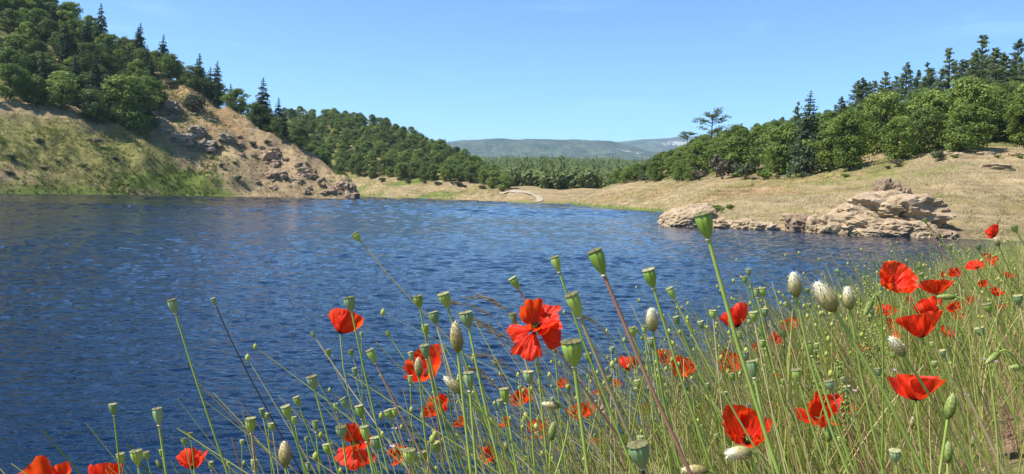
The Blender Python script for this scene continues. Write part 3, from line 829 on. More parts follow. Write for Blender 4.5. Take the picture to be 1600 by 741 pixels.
stone(4, 1142, 1186, 343, 362, 73, 2.2, 'rock_pale', 'low rounded slab between the broken ledge and the sandy gap')
stone(5, 1172, 1214, 347, 365, 72, 2.0, 'rock_pale', 'thin flat slab at the edge of the sandy gap', rough=0.2)
stone(6, 1229, 1266, 335, 364, 70.5, 2.2, 'rock_brown', 'dark undercut block overhanging a small shaded hollow by the water', over=-0.15, strata=4)
stone(7, 1220, 1242, 334, 343, 75, 1.0, 'rock_pale', 'small flat stone lying in the dry grass above the undercut block')
stone(8, 1258, 1290, 338, 366, 69.5, 2.0, 'rock_pale', 'squat pale boulder leaning against the undercut block')
stone(9, 1282, 1334, 336, 370, 68, 2.8, 'rock_pale', 'sloping pale boulder with a smooth lit face at the water')
stone(10, 1312, 1362, 326, 368, 67.5, 3.0, 'rock_pale', 'steep fractured boulder wedged under the great overhanging slab', tilt=0.9)
stone(11, 1332, 1444, 340, 376, 66, 4.6, 'rock_pale', 'wide stepped rock shelf at the water below the great slab', rough=0.17, tilt=0.15, sub=5)
stone(12, 1322, 1464, 303, 356, 68, 6.0, 'rock_pale', 'great overhanging rock slab, the largest on the spit', rough=0.17, block=0.5, strata=4, tilt=0.35, over=0.08, sub=5)
stone(13, 1367, 1404, 281, 312, 70, 2.2, 'rock_brown', 'rounded knob of rock standing on top of the great slab', rough=0.16)
stone(14, 1388, 1416, 293, 312, 69.5, 1.8, 'rock_brown', 'small wedge stone beside the knob on the great slab', rough=0.18)
stone(15, 1420, 1466, 350, 380, 65, 2.6, 'rock_brown', 'shaded rock foot under the overhang of the great slab')
stone(16, 1448, 1492, 358, 384, 64, 2.4, 'rock_brown', 'low dark rock toe running into the lake past the overhang')
stone(17, 1418, 1450, 362, 380, 64, 1.3, 'rock_pale', 'small pale block at the waterline in front of the overhang')
stone(18, 1296, 1372, 314, 345, 72, 4.0, 'rock_pale', 'pale sloping slab rising from the sand to the great slab', rough=0.10, block=0.3, over=0.4)
def lie(hill, u, Yv, w, h, seed, mat, label, group=None, name='boulder', rot=0.0, sub=3, dm=None):
    x = tcol(u) * Yv; z = float(hill(np.array([x]), np.array([Yv]))[0])
    o = link(name, dm or rock(seed, w, w * 0.8, h, sub, mat), None, (x, Yv, z + h * 0.12)); o.rotation_euler = (0, 0, rot)
    return tag(o, label, 'rock', group)
lie(right, 1553, 97, 3.6, 0.9, 30, 'rock_pale', 'flat grey white rock lying alone in the dry grass below the wood', sub=4)
for i, (u, Yv, w) in enumerate(((1180, 150, 2.0), (1222, 146, 1.6), (1318, 127, 2.2), (1352, 122, 1.8), (1408, 118, 2.4), (1470, 111, 2.6), (1492, 107, 1.8), (1535, 106, 2.2), (1585, 105, 2.6), (1140, 168, 2.0))):
    lie(right, u, Yv, w, 0.55, 40 + i, 'rock_pale', 'low pale stone at the foot of the trees above the grassy shore', 'stones at the edge of the wood')
# crags on the rocky headland; depth from the hillside behind each
def hillhit(hill, px, py, Y0, Y1):
    t, e = te(px, py); Ys = np.linspace(Y0, Y1, 500)
    z = hill(t * Ys, Ys); k = np.argmax(z >= H + e * Ys)
    return float(t * Ys[k]), float(Ys[k]), float(z[k])
GREY = [rock(60 + i, 1.0, 0.8, 0.8, 4, 'rock_grey', rough=0.18) for i in range(3)]
BROWN = [rock(70 + i, 1.0, 0.8, 0.8, 3, 'rock_brown', rough=0.2) for i in range(4)]
rr = random.Random(12)
def crag(px, py, wpx, kind, label, group=None, hk=0.62):
    x, Y, z = hillhit(left, px, py, 185, 290)
    w = wpx / F * Y
    o = link('crag', rr.choice(kind), None, (x, Y, z - w * hk * 0.22)); o.scale = (w * 1.15, w * 1.15, w * hk * 1.25); o.rotation_euler = (rr.uniform(-.25, .25), rr.uniform(-.25, .25), rr.uniform(0, 6.28))
    tag(o, label, 'rock', group)
crag(305, 203, 28, GREY, 'upright grey crag above two dark crags on the bare slope', hk=0.8)
crag(285, 217, 36, GREY, 'wide grey crag below the upright one on the bare slope')
crag(318, 226, 34, GREY, 'dark grey crag at the foot of the bare slope')
crag(262, 166, 30, GREY, 'broken grey outcrop high on the bare slope under the trees')
crag(546, 296, 30, BROWN, 'dark steep rock nose at the tip of the headland', hk=1.1)
crag(428, 272, 34, BROWN, 'big brown crag low on the headland above the water')
crag(420, 243, 32, BROWN, 'brown crag halfway up the headland slope')
for (px, py, w) in ((235, 142, 20), (248, 152, 18), (232, 160, 22), (275, 172, 16), (245, 190, 26), (258, 205, 18), (330, 190, 14), (353, 213, 22), (300, 178, 12), (262, 185, 14), (238, 175, 16), (360, 222, 14)):
    crag(px, py, w, GREY, 'small grey rock on the bare orange slope of the headland', 'grey rocks on the bare slope')
for _ in range(44):
    u = rr.uniform(372, 540); f = rr.uniform(0.06, 0.97)
    yt = np.interp(u, [372, 450, 500, 540], [205, 232, 262, 282]); py = yt + (306 - yt) * f
    crag(u, py, rr.uniform(5, 15), BROWN, 'small brown rock sticking out of the headland slope', 'brown rocks on the headland', rr.uniform(0.5, 0.9))

# ------------------------------------------------------------------ scrub
def bush(hill, px, py, wpx, label, pair, Y0, Y1, group=None, squash=1.0, unit_w=2.4):
    x, Y, z = hillhit(hill, px, py, Y0, Y1)
    put('shrub', pair, x, Y, z - 0.05, wpx / F * Y / unit_w, rr.uniform(0, 6.28), label, 'shrub', group, ('stem', 'foliage'), squash)
bush(left, 302, 178, 48, 'wide grey green bush on the bare slope of the headland', SCRUB[0], 185, 290)
for (px, py, w) in ((346, 262, 10), (367, 258, 9), (240, 130, 22), (265, 137, 18), (345, 235, 12), (395, 230, 14), (418, 226, 12), (500, 292, 10), (448, 283, 12), (470, 270, 10), (372, 285, 16), (330, 250, 9)):
    bush(left, px, py, w, 'small green bush dotted on the headland slope', rr.choice(SCRUB[:2]), 185, 290, 'small bushes on the headland')
for (px, py, w) in ((20, 250, 22), (70, 268, 18), (90, 255, 14), (150, 225, 22), (15, 275, 20), (130, 262, 16), (180, 250, 14), (60, 225, 20)):
    bush(left, px, py, w, 'low dark tuft of scrub in the steep grassy bank', rr.choice(SCRUB[1:]), 150, 290, 'scrub tufts on the grassy bank', 0.6)
bush(right, 1128, 281, 40, 'grey brown leafless bush at the foot of the tall pine', SCRUB[2], 60, 260, None, 1.4)
bush(right, 1165, 280, 34, 'grey green bush beside the leafless bush below the wood', SCRUB[0], 60, 260, None, 1.2)
bush(right, 1195, 281, 24, 'small bright bush in front of the oaks by the grey green bush', BROOM, 60, 260, None, 1.2, 1.6)
bush(right, 1122, 332, 22, 'fresh green bush growing behind the pale rock dome', BROOM, 60, 120, None, 1.0, 1.6)
bush(right, 1141, 328, 16, 'small green sprig growing beside the fresh bush on the spit', BROOM, 60, 120, None, 1.0, 1.6)
for i in range(15):
    u = rr.uniform(985, 1600); yt = np.interp(u, [980, 1080, 1200, 1330, 1400, 1500, 1600], [286, 281, 275, 272, 257, 243, 247])
    bush(right, u, yt + rr.uniform(-1, 6), rr.uniform(10, 26), 'low bush under the edge of the wood above the grassy shore', rr.choice(SCRUB + [BROOM]), 60, 270, 'low bushes at the edge of the wood', rr.uniform(0.7, 1.1))
for i in range(16):
    u = rr.uniform(565, 790); yt = np.interp(u, [560, 620, 700, 790], [280, 283, 288, 297])
    bush(middle, u, yt + rr.uniform(0, 3), rr.uniform(7, 15), 'low bush along the foot of the wooded hill', rr.choice(SCRUB[:2]), 250, 420, 'low bushes at the foot of the wooded hill', 0.8)

# ------------------------------------------------------------------ tufts of grass on the slopes
def tuftmat(name, stops):
    m = M(name, 0.85, 0.15)
    c = m.ramp(m.attr('tint'), stops); m.color(c); m.translucent(0.25, c)
    return m.m
MAT['tuft'] = tuftmat('slope_grass', [(0.0, (0.060, 0.105, 0.016)), (0.35, (0.170, 0.200, 0.045)), (0.6, (0.340, 0.290, 0.115)), (1.0, (0.510, 0.430, 0.245))])
def tufts(name, hill, n, t0, t1, Y0, Y1, zmax, tint, size, label, seed, ok=None):
    r = np.random.default_rng(seed)
    t = r.uniform(t0, t1, n); Y = np.sqrt(r.uniform(Y0 ** 2, Y1 ** 2, n)); x = t * Y
    z = hill(x, Y); px, py = proj(x, Y, z)
    k = (z > 0.12) & (z < zmax(px)) & (vnoise(x / 5, Y / 5, None, seed) + r.normal(0, 0.5, n) > -0.2)
    if ok is not None: k &= ok(px, py)
    x, Y, z, px, py = x[k], Y[k], z[k], px[k], py[k]
    tn = tint(x, Y, z, px, py, r)
    V, Q = [], []
    for b in range(5):
        a = r.uniform(0, 6.28, len(x)); hgt = size * r.uniform(0.5, 1.4, len(x)); wd = size * 0.16
        bx, by = x + r.normal(0, size * 0.35, len(x)), Y + r.normal(0, size * 0.35, len(x))
        lx, ly = r.normal(0.25, 0.35, len(x)) * hgt, r.normal(0, 0.35, len(x)) * hgt
        V.append(np.stack([np.stack([bx - wd * np.cos(a), by - wd * np.sin(a), z - 0.05], 1), np.stack([bx + wd * np.cos(a), by + wd * np.sin(a), z - 0.05], 1), np.stack([bx + lx, by + ly, z + hgt], 1)], 1).reshape(-1, 3))
    V = np.concatenate(V); Q = np.arange(len(V)).reshape(-1, 3)
    o = link(name, mesh(name, V, [Q], MAT['tuft'], False, {'tint': np.tile(np.repeat(np.clip(tn, 0, 1), 3), 5)}))
    tag(o, label, 'grass', kind='stuff')
def tint_left(x, Y, z, px, py, r):
    n = fbm(x / 9, Y / 9, None, 71, 3)
    g = 0.42 + 0.25 * n + r.normal(0, 0.14, len(x)) - 0.38 * np.clip(1 - z / 5, 0, 1) * (px < 390) - 0.42 * blob(px, py, 265, 282, 125, 26)
    return g + 0.1 * (px > 380)
tufts('grass', left, 32000, tcol(-60), tcol(550), 150, 262, lambda u: np.interp(u, [0, 100, 230, 240, 300, 400, 550], [19, 19, 17, 40, 33, 25, 6]), tint_left, 0.55, 'yellow green grass on the steep bank of the rocky hill', 81,
      lambda px, py: (np.random.default_rng(3).uniform(size=len(px)) < np.where(px > 340, 0.30, 1.0)))
tufts('grass', middle, 9000, tcol(552), tcol(835), 248, 400, lambda u: np.interp(u, [560, 700, 830], [9, 8, 3]), lambda x, Y, z, px, py, r: 0.55 + r.normal(0, 0.15, len(x)) - 0.35 * np.clip(1 - z / 3, 0, 1), 0.4, 'green and straw grass on the beach below the wooded hill', 82)
tufts('grass', right, 34000, tcol(880), tcol(1640), 62, 240, lambda u: np.interp(u, [900, 1000, 1600], [6, 9, 11]), lambda x, Y, z, px, py, r: 0.74 + 0.25 * fbm(x / 9, Y / 9, None, 73, 3) + r.normal(0, 0.13, len(x)) - 0.6 * np.clip(1 - z / 0.8, 0, 1) * (px < 1070), 0.26, 'dry straw coloured grass on the open shore below the wood', 83)

# ------------------------------------------------------------------ the flowering bank
def plantmat(name, lo, hi, rough=0.55, scale=60, spec=0.35, trans=0.0, stretch=None):
    m = M(name, rough, spec)
    f = m.math('ADD', m.math('MULTIPLY', m.noise(scale, 4, 0.6, stretch=stretch), 0.6), m.math('MULTIPLY', m.rnd(), 0.4))
    c = m.ramp(f, [(0.25, lo), (0.75, hi)]); m.color(c)
    if trans: m.translucent(trans, c)
    return m.m
PM = {'green': plantmat('green_stem', (0.17, 0.26, 0.035), (0.36, 0.45, 0.095)),
      'pink': plantmat('pink_brown_stem', (0.26, 0.11, 0.075), (0.42, 0.24, 0.14)),
      'straw': plantmat('straw_stem', (0.36, 0.29, 0.12), (0.55, 0.46, 0.24)),
      'dark': plantmat('dark_stem', (0.055, 0.035, 0.020), (0.13, 0.10, 0.045)),
      'cap_green': plantmat('green_capsule', (0.18, 0.29, 0.035), (0.38, 0.48, 0.10), 0.5, 90),
      'cap_grey': plantmat('grey_green_capsule', (0.15, 0.24, 0.09), (0.28, 0.37, 0.17), 0.55, 90),
      'disc': plantmat('capsule_disc', (0.08, 0.075, 0.025), (0.36, 0.34, 0.15), 0.7, 700),
      'ring': plantmat('capsule_ring', (0.45, 0.36, 0.20), (0.60, 0.52, 0.32), 0.7, 200),
      'stamen': plantmat('dark_stamens', (0.008, 0.004, 0.008), (0.03, 0.018, 0.03), 0.8),
      'mauve': plantmat('mauve_petals', (0.52, 0.30, 0.48), (0.75, 0.58, 0.70), 0.6, 100, 0.2, 0.3),
      'plume': plantmat('brown_plume', (0.24, 0.16, 0.075), (0.42, 0.32, 0.16), 0.8, 200, 0.2, 0.3)}
def budmat(name, foot, body, tip):
    m = M(name, 0.85, 0.15)
    sep = m.n.new('ShaderNodeSeparateXYZ'); m.l.new(m.co(), sep.inputs[0])
    n = m.noise(34, 4, 0.7)
    f = m.math('ADD', sep.outputs[2], m.math('MULTIPLY', m.math('SUBTRACT', n, 0.5), 0.55))
    c = m.ramp(f, [(0.05, foot), (0.55, body), (0.95, tip)])
    m.color(m.mix(1.0, c, m.ramp(m.noise(90, 3, 0.6), [(0.35, (0.62, 0.60, 0.52)), (0.65, (1.1, 1.1, 1.1))]), 'MULTIPLY'))
    m.bump(n, 0.5, 0.0008)
    return m.m
PM['bud_cream'] = budmat('cream_bud', (0.22, 0.25, 0.06), (0.55, 0.46, 0.22), (0.85, 0.80, 0.62))
PM['bud_tan'] = budmat('tan_bud', (0.22, 0.21, 0.06), (0.46, 0.36, 0.16), (0.72, 0.62, 0.38))
PM['bud_green'] = budmat('green_bud', (0.15, 0.21, 0.045), (0.27, 0.33, 0.09), (0.42, 0.45, 0.18))
def petalmat():
    m = M('poppy_petal', 0.48, 0.28)
    vein = m.attr('tint')
    n = m.noise(120, 4, 0.6)
    f = m.math('ADD', m.math('MULTIPLY', vein, 0.55), m.math('ADD', m.math('MULTIPLY', n, 0.25), m.math('MULTIPLY', m.rnd(), 0.20)))
    c = m.ramp(f, [(0.0, (0.020, 0.004, 0.008)), (0.10, (0.52, 0.010, 0.004)), (0.45, (0.82, 0.030, 0.008)), (0.9, (0.92, 0.110, 0.020))])
    m.color(c); m.translucent(0.52, m.ramp(f, [(0.0, (0.02, 0.004, 0.006)), (0.10, (0.75, 0.028, 0.005)), (0.9, (0.96, 0.170, 0.022))]))
    m.bump(m.math('ADD', m.math('MULTIPLY', vein, 0.5), n), 0.5, 0.0016)
    return m.m
PM['petal'] = petalmat()

def lathe(prof, sides, ribs=0, amp=0.0):
    prof = np.asarray(prof, float)
    a = np.arange(sides) * 2 * math.pi / sides
    k = 1 + amp * np.cos(a * ribs) if ribs else np.ones(sides)
    V = np.stack([prof[:, 0][:, None] * np.cos(a) * k, prof[:, 0][:, None] * np.sin(a) * k, np.broadcast_to(prof[:, 1][:, None], (len(prof), sides))], -1).reshape(-1, 3)
    i = np.arange(len(prof) - 1)[:, None] * sides; j = np.arange(sides)[None]; l = (j + 1) % sides
    return V, np.stack([i + j, i + l, i + sides + l, i + sides + j], -1).reshape(-1, 4)
def capsule_mesh(fat, ribs, mat, seed):
    """unit height seed capsule, base at z = 0; slot under the lid left for the disc"""
    prof = [(0.001, 0), (0.075, 0.0), (0.085, 0.05), (0.078, 0.09), (0.12, 0.14), (0.185, 0.28), (0.235, 0.44), (0.268, 0.60), (0.278, 0.74), (0.265, 0.85), (0.235, 0.90)]
    prof = [(r * fat, z) for r, z in prof]
    V, q = lathe(prof, 36, ribs, 0.06)
    return mesh('capsule', V, [q], PM[mat], True)
def disc_mesh(fat, ribs):
    """scalloped stigma lid with raised rays"""
    n = ribs * 4; a = np.arange(n) * 2 * math.pi / n
    sc = 1 + 0.07 * np.cos(a * ribs); ray = np.clip(np.cos(a * ribs), 0, 1)
    rows = [(0.20, 0.885, 0), (0.275, 0.885, 0.0), (0.297, 0.905, 0.3), (0.280, 0.925, 1), (0.15, 0.950, 1), (0.001, 0.985, 0.4)]
    V = np.concatenate([np.stack([r * fat * sc * np.cos(a), r * fat * sc * np.sin(a), z + k * 0.028 * ray], 1) for r, z, k in rows])
    i = np.arange(len(rows) - 1)[:, None] * n; j = np.arange(n)[None]; l = (j + 1) % n
    return mesh('lid', V, [np.stack([i + j, i + l, i + n + l, i + n + j], -1).reshape(-1, 4)], PM['disc'], False)
CAPS = {k: [capsule_mesh(f, r, m, 1) for f, r in ((1.0, 9), (0.88, 8), (1.25, 11))] for k, m in (('g', 'cap_green'), ('b', 'cap_grey'))}
DISC = [disc_mesh(f, r) for f, r in ((1.0, 9), (0.88, 8), (1.25, 11))]
RING = mesh('collar', *(lambda vq: (vq[0], [vq[1]]))(lathe([(0.07, -0.02), (0.105, 0.0), (0.115, 0.03), (0.105, 0.055), (0.07, 0.07)], 12)), PM['ring'], True)
def bud_mesh(seed, mat, fat=0.22):
    r = np.random.default_rng(seed)
    z = np.linspace(0, 1, 15); rad = fat * np.sin(np.pi * np.clip(z, 0, 1) ** 0.85) ** 0.62 + 0.015
    rad[0] = 0.05; rad[-1] = 0.01
    V, q = lathe(np.stack([rad, z], 1), 16)
    V[:, :2] *= (1 + 0.05 * vnoise(V[:, 0] * 12, V[:, 1] * 12, V[:, 2] * 12, seed))[:, None]
    c = mesh('bud_case', V, [q], PM[mat], True)
    n = 420
    zz = r.uniform(0.06, 0.97, n); a = r.uniform(0, 6.283, n)
    rr0 = np.interp(zz, z, rad)
    P = np.stack([rr0 * np.cos(a), rr0 * np.sin(a), zz], 1); D = unit(np.stack([np.cos(a), np.sin(a), 0.55 + 0 * a], 1) + r.normal(0, 0.25, (n, 3)))
    T = unit(np.cross(D, [0.1, 0.2, 1.0])) * 0.010
    L = r.uniform(0.05, 0.15, n)[:, None]
    hv = np.stack([P - T, P + T, P + D * L], 1).reshape(-1, 3)
    return c, mesh('bristles', hv, [np.arange(len(hv)).reshape(-1, 3)], PM[mat], False)
BUDS = {k: [bud_mesh(20 + i, m, f) for i, f in enumerate((0.185, 0.225, 0.15))] for k, m in (('cream', 'bud_cream'), ('tan', 'bud_tan'), ('green', 'bud_green'))}
pr = np.random.default_rng(99)
def ground_at(x, y): return float(bank(np.array([x]), np.array([y]))[0])
def stem_to(Q, axis, lean, back=0.0, bow=0.0, tries=4):
    """centre line from the head Q down to the soil; lean = sideways run per unit of drop"""
    h = 0.5
    for _ in range(tries):
        bx, by = Q.x + lean * h, Q.y + back * h
        h = max(0.05, Q.z - ground_at(bx, by))
    B = Vector((bx, by, Q.z - h - 0.02))
    c1 = Q - axis * (min(h * 0.38, 0.22) if axis.z > 0.5 else 0.055); c2 = B + Vector((-lean * 0.18 + bow, 0.0, 1.0)) * h * 0.36
    return B, bez(Q, c1, c2, B, 12 if axis.z > 0.5 else 24)[::-1]
def add_stem(root, P, r0, r1, mat, name='stem'):
    P = P - np.array(root.location)
    V, q = tube(P, np.linspace(r0, r1, len(P)), 6)
    return link(name, mesh(name, V, [q], PM[mat], True), root)
def aim(o, axis, loc, root, spin=0.0):
    o.rotation_mode = 'QUATERNION'
    o.rotation_quaternion = Vector((0, 0, 1)).rotation_difference(axis) @ Quaternion((0, 0, 1), spin)
    o.location = loc - root.location
def gs(kind, stem, px, py):
    k = {'g': 'bright green', 'b': 'grey green'}[kind]; w = 'against the lake water' if py < np.interp(px, [0, 330, 500, 800, 1200, 1450, 1600], [741, 700, 640, 570, 500, 405, 370]) else 'deep in the bank'
    return 'small %s poppy seed head on a %s stem %s' % (k, {'pink': 'pinkish', 'straw': 'straw', 'dark': 'dark', 'green': 'green'}[stem], w), 'small %s seed heads on %s stems %s' % (k, stem, w)
def seed_head(px, py, hpx, lean=0.2, kind='g', var=None, stem='green', label=None, size=0.0165, top=None, d=None, cast=False):
    d = d or F * size / hpx
    C = at(px, py, d); L = hpx / F * d
    tl = lean if top is None else top
    axis = Vector((-tl, float(pr.normal(0, 0.06)), 1.0)).normalized()
    Q = C - axis * L * 0.5
    B, P = stem_to(Q, axis, lean, float(pr.normal(0, 0.10)))
    v = int(pr.integers(3)) if var is None else var
    gl = gs(kind, stem, px, py)
    root = empty('poppy_seed_head', B, label or gl[0], 'seed head', None if label else gl[1])
    add_stem(root, P, max(L * 0.085, 0.0009), max(L * 0.066, 0.0008), stem)
    cap = link('capsule', CAPS[kind][v], root); aim(cap, axis, Q, root, float(pr.uniform(0, 6))); cap.scale = (L, L, L)
    lid = link('lid', DISC[v], cap)
    link('collar', RING, cap)
    return root
def bud(px, py, lpx, ang, kind, lean=0.2, label=None, stem='green', fat=0, size=0.021, d=None):
    d = d or F * size / lpx
    a = math.radians(ang)
    axis = Vector((math.cos(a), float(pr.normal(0, 0.15)), math.sin(a))).normalized()
    C = at(px, py, d); L = lpx / F * d
    Q = C - axis * L * 0.5
    B, P = stem_to(Q, axis, lean, float(pr.normal(0, 0.08)))
    root = empty('poppy_bud', B, label or 'small hairy poppy bud on a thin stem in the bank of poppies', 'poppy bud', None if label else 'small poppy buds')
    add_stem(root, P, L * 0.06, L * 0.05, stem)
    c, b = BUDS[kind][fat]
    o = link('bud_case', c, root); aim(o, axis, Q, root); o.scale = (L, L, L)
    br = link('bristles', b, o); br['kind'] = 'stuff'
    return root
def petal_mesh(R, th0, half, o0, o1, seed, crinkle, rad=1.0):
    """one petal: a fan on a curved meridian that opens from o0 to o1 (radians off the axis)"""
    na, nr = 33, 13
    a = np.linspace(-1, 1, na)[None, :]; r = np.linspace(0, 1, nr)[:, None]
    rim = 1 - 0.13 * np.abs(a) ** 4 + 0.06 * vnoise(a * 3.1 + seed, a * 0, None, seed)
    rr = r * rim
    ph = o0 + (o1 - o0) * rr ** 0.9
    ss = np.linspace(0, 1, 24); pp = o0 + (o1 - o0) * ss ** 0.9
    I1 = np.concatenate([[0], np.cumsum(np.sin(pp))[:-1]]) / 24; I2 = np.concatenate([[0], np.cumsum(np.cos(pp))[:-1]]) / 24
    rho = np.interp(rr, ss, I1) * R * rad; zet = np.interp(rr, ss, I2) * R * rad
    wid = half * (0.45 + 0.55 * np.clip(rr * 2.2, 0, 1))
    th = th0 + a * wid
    w = crinkle * R * (0.055 * np.sin(a * 4.5 + seed) * rr ** 2 + 0.105 * fbm(a * 1.7 + seed * 1.7, rr * 2.0 + seed, None, seed, 3) * rr + 0.016 * np.sin(a * 17 + seed) * rr + 0.010 * np.sin(a * 31 + 2 * seed) * rr)
    wr = crinkle * R * 0.10 * fbm(a * 2.6 + seed * 2.9, rr * 2.2 + 7, None, seed + 5, 2) * rr
    x = (rho + wr + w * np.cos(ph)) * np.cos(th); y = (rho + wr + w * np.cos(ph)) * np.sin(th); z = zet - w * np.sin(ph)
    tint = 0.35 + 0.35 * vnoise(a * 14 + seed, rr * 1.5, None, seed + 2) + 0.35 * (rr - 0.4) + 0 * a
    tint = np.where(rr < 0.16, -0.7, tint)
    return np.stack([x, y, z], -1).reshape(-1, 3), grid_faces(nr, na), tint.ravel()
GF = ('small red poppy bloom half hidden among the stems of the bank', 'small poppies in the bank')
def poppy(px, py, wpx, axis, o=(0.5, 1.5), lean=0.2, label=None, size=0.062, crinkle=1.0, n=4, seed=0, d=None, stem='green', jig=0.13, half=1.12, back=0.0, petals=None, ratio=0.75, rear=False):
    """axis: (right, up, towards the viewer) direction the bloom faces; o: how far petals open at their root and rim"""
    d = d or F * size / wpx
    C = at(px, py, d); W = wpx / F * d
    r = np.random.default_rng(1000 + seed)
    if petals is None:
        sg = -1.0 if rear else 1.0
        if ratio > 0.9: axis, o = (axis[0], 0.80, 0.75 * sg), (1.15, 0.15)
        elif ratio > 0.7: axis, o = (axis[0], 0.85, 0.55 * sg), (1.2, 0.10)
        elif ratio > 0.48: axis, o = (axis[0], 1.0, 0.22 * sg), (1.25, 0.25)
        else: axis, o = (axis[0], 1.0, 0.22 * sg), (1.3, 0.8)
    A = Vector((axis[0], -axis[2], axis[1])).normalized()
    reach = max(0.3, math.sin(0.5 * (o[0] + min(o[1], 1.9))))
    R = W * 0.54 / reach
    Q = C - A * R * 0.5 * max(0.0, math.cos(0.5 * (o[0] + o[1])))
    sax = (A * 0.5 + Vector((-lean, 0, 1))).normalized()
    B, P = stem_to(Q, sax, lean, back + float(pr.normal(0, 0.08)))
    root = empty('poppy', B, label or GF[0], 'poppy', None if label else GF[1])
    add_stem(root, P, 0.0015, 0.0013, stem)
    q = Vector((0, 0, 1)).rotation_difference(A) @ Quaternion((0, 0, 1), 0.0 if petals else float(r.uniform(0, 6.28)))
    if petals is None:
        petals = []
        for k in range(n):
            j = float(r.normal(0, jig)) + (0.14 if k % 2 == 0 else -0.08)
            petals.append((k * 2 * math.pi / n + float(r.normal(0, 0.12)), half * float(r.uniform(0.88, 1.1)), float(r.uniform(0.9, 1.06)) * (1.04 if k % 2 == 0 else 0.95), o[0] + j * 0.5, o[1] + j))
    else: petals = [(math.radians(a), b, c, d_, e) for a, b, c, d_, e in petals]
    for (th, hf, sc, oa, ob) in petals:
        V, f, t = petal_mesh(R * sc, th, hf, oa, ob, int(r.integers(1, 900)), crinkle)
        p = link('petal', mesh('petal', V, [f], PM['petal'], True, {'tint': t}), root)
        p.rotation_mode = 'QUATERNION'; p.rotation_quaternion = q; p.location = Q - root.location
    ov = link('ovary', CAPS['g'][0], root); ov.rotation_mode = 'QUATERNION'; ov.rotation_quaternion = q; ov.location = Q - root.location
    L = min(0.011, R * 0.36); ov.scale = (L, L, L)
    b = Bag()
    for k in range(34):
        a = k * 2.4; l = L * float(r.uniform(0.6, 1.05)); e = np.array([math.cos(a) * l * 0.8, math.sin(a) * l * 0.8, l * 0.8])
        V, f = tube([(0, 0, L * 0.05), e * 0.6, e], [0.00012, 0.00012, 0.0006], 4); b.add(V, quads=f)
    st = link('stamens', b.mesh('stamens', PM['stamen'], True), root); st['kind'] = 'stuff'
    st.rotation_mode = 'QUATERNION'; st.rotation_quaternion = q; st.location = Q - root.location
    return root

# --- seed heads, left to right: photo position, height in pixels, lean, kind
BIG = [
 (271, 479, 25, .30, 'b', 'green', 'grey green seed head on a long bare stem standing alone over the lake'),
 (335, 472, 15, .36, 'b', 'dark', 'small seed head on the thin dark stem beside the lone bare one'),
 (177, 640, 21, .10, 'b', 'green', 'short seed head on a kinked stem next to two red blooms'),
 (247, 651, 30, .16, 'b', 'green', 'large ribbed seed head above a cluster of short ones by the water'),
 (558, 371, 17, .80, 'g', 'straw', 'round seed head on a long slanting stem reaching far over the lake'),
 (547, 475, 25, .22, 'b', 'green', 'tall seed head in front of a round red bloom over the lake'),
 (654, 471, 21, .20, 'g', 'green', 'seed head beside the slanting straw stem over the lake'),
 (696, 469, 26, .32, 'g', 'green', 'long narrow seed head above the tan bud over the lake'),
 (730, 500, 29, .22, 'b', 'green', 'wide lidded seed head beside the tan bud over the lake'),
 (805, 443, 23, .62, 'g', 'pink', 'green seed head on a pink stem crossing the big ragged poppy'),
 (870, 413, 28, .35, 'g', 'green', 'narrow bright green seed head beside the fat one on a pink stem'),
 (936, 410, 46, .42, 'g', 'pink', 'fat pale green seed head on a long pink brown stem'),
 (899, 477, 44, .42, 'g', 'straw', 'fat green seed head on a straw stem above the big round one'),
 (895, 552, 46, .15, 'g', 'green', 'big round green seed head under the fat one on a straw stem'),
 (1017, 435, 34, .32, 'g', 'green', 'bright green seed head on a thick stem above a white bud'),
 (1050, 459, 23, .50, 'g', 'green', 'tilted green seed head beside the thick stemmed one'),
 (1102, 353, 46, .30, 'g', 'green', 'tallest fat green seed head rising before the pale rock dome'),
 (1000, 712, 46, .25, 'b', 'dark', 'large dark ribbed seed head low in the grass with a wide lid'),
 (733, 596, 33, .10, 'b', 'green', 'stout lidded seed head under the cream bud'),
 (571, 678, 28, .20, 'g', 'green', 'bright smooth seed head beside the double red bloom'),
 (1176, 577, 30, .22, 'b', 'green', 'blue grey seed head leaning among the thick stems'),
]
for (px, py, h, ln, k, st, lab) in BIG: seed_head(px, py, h, ln, k, None, st, lab)
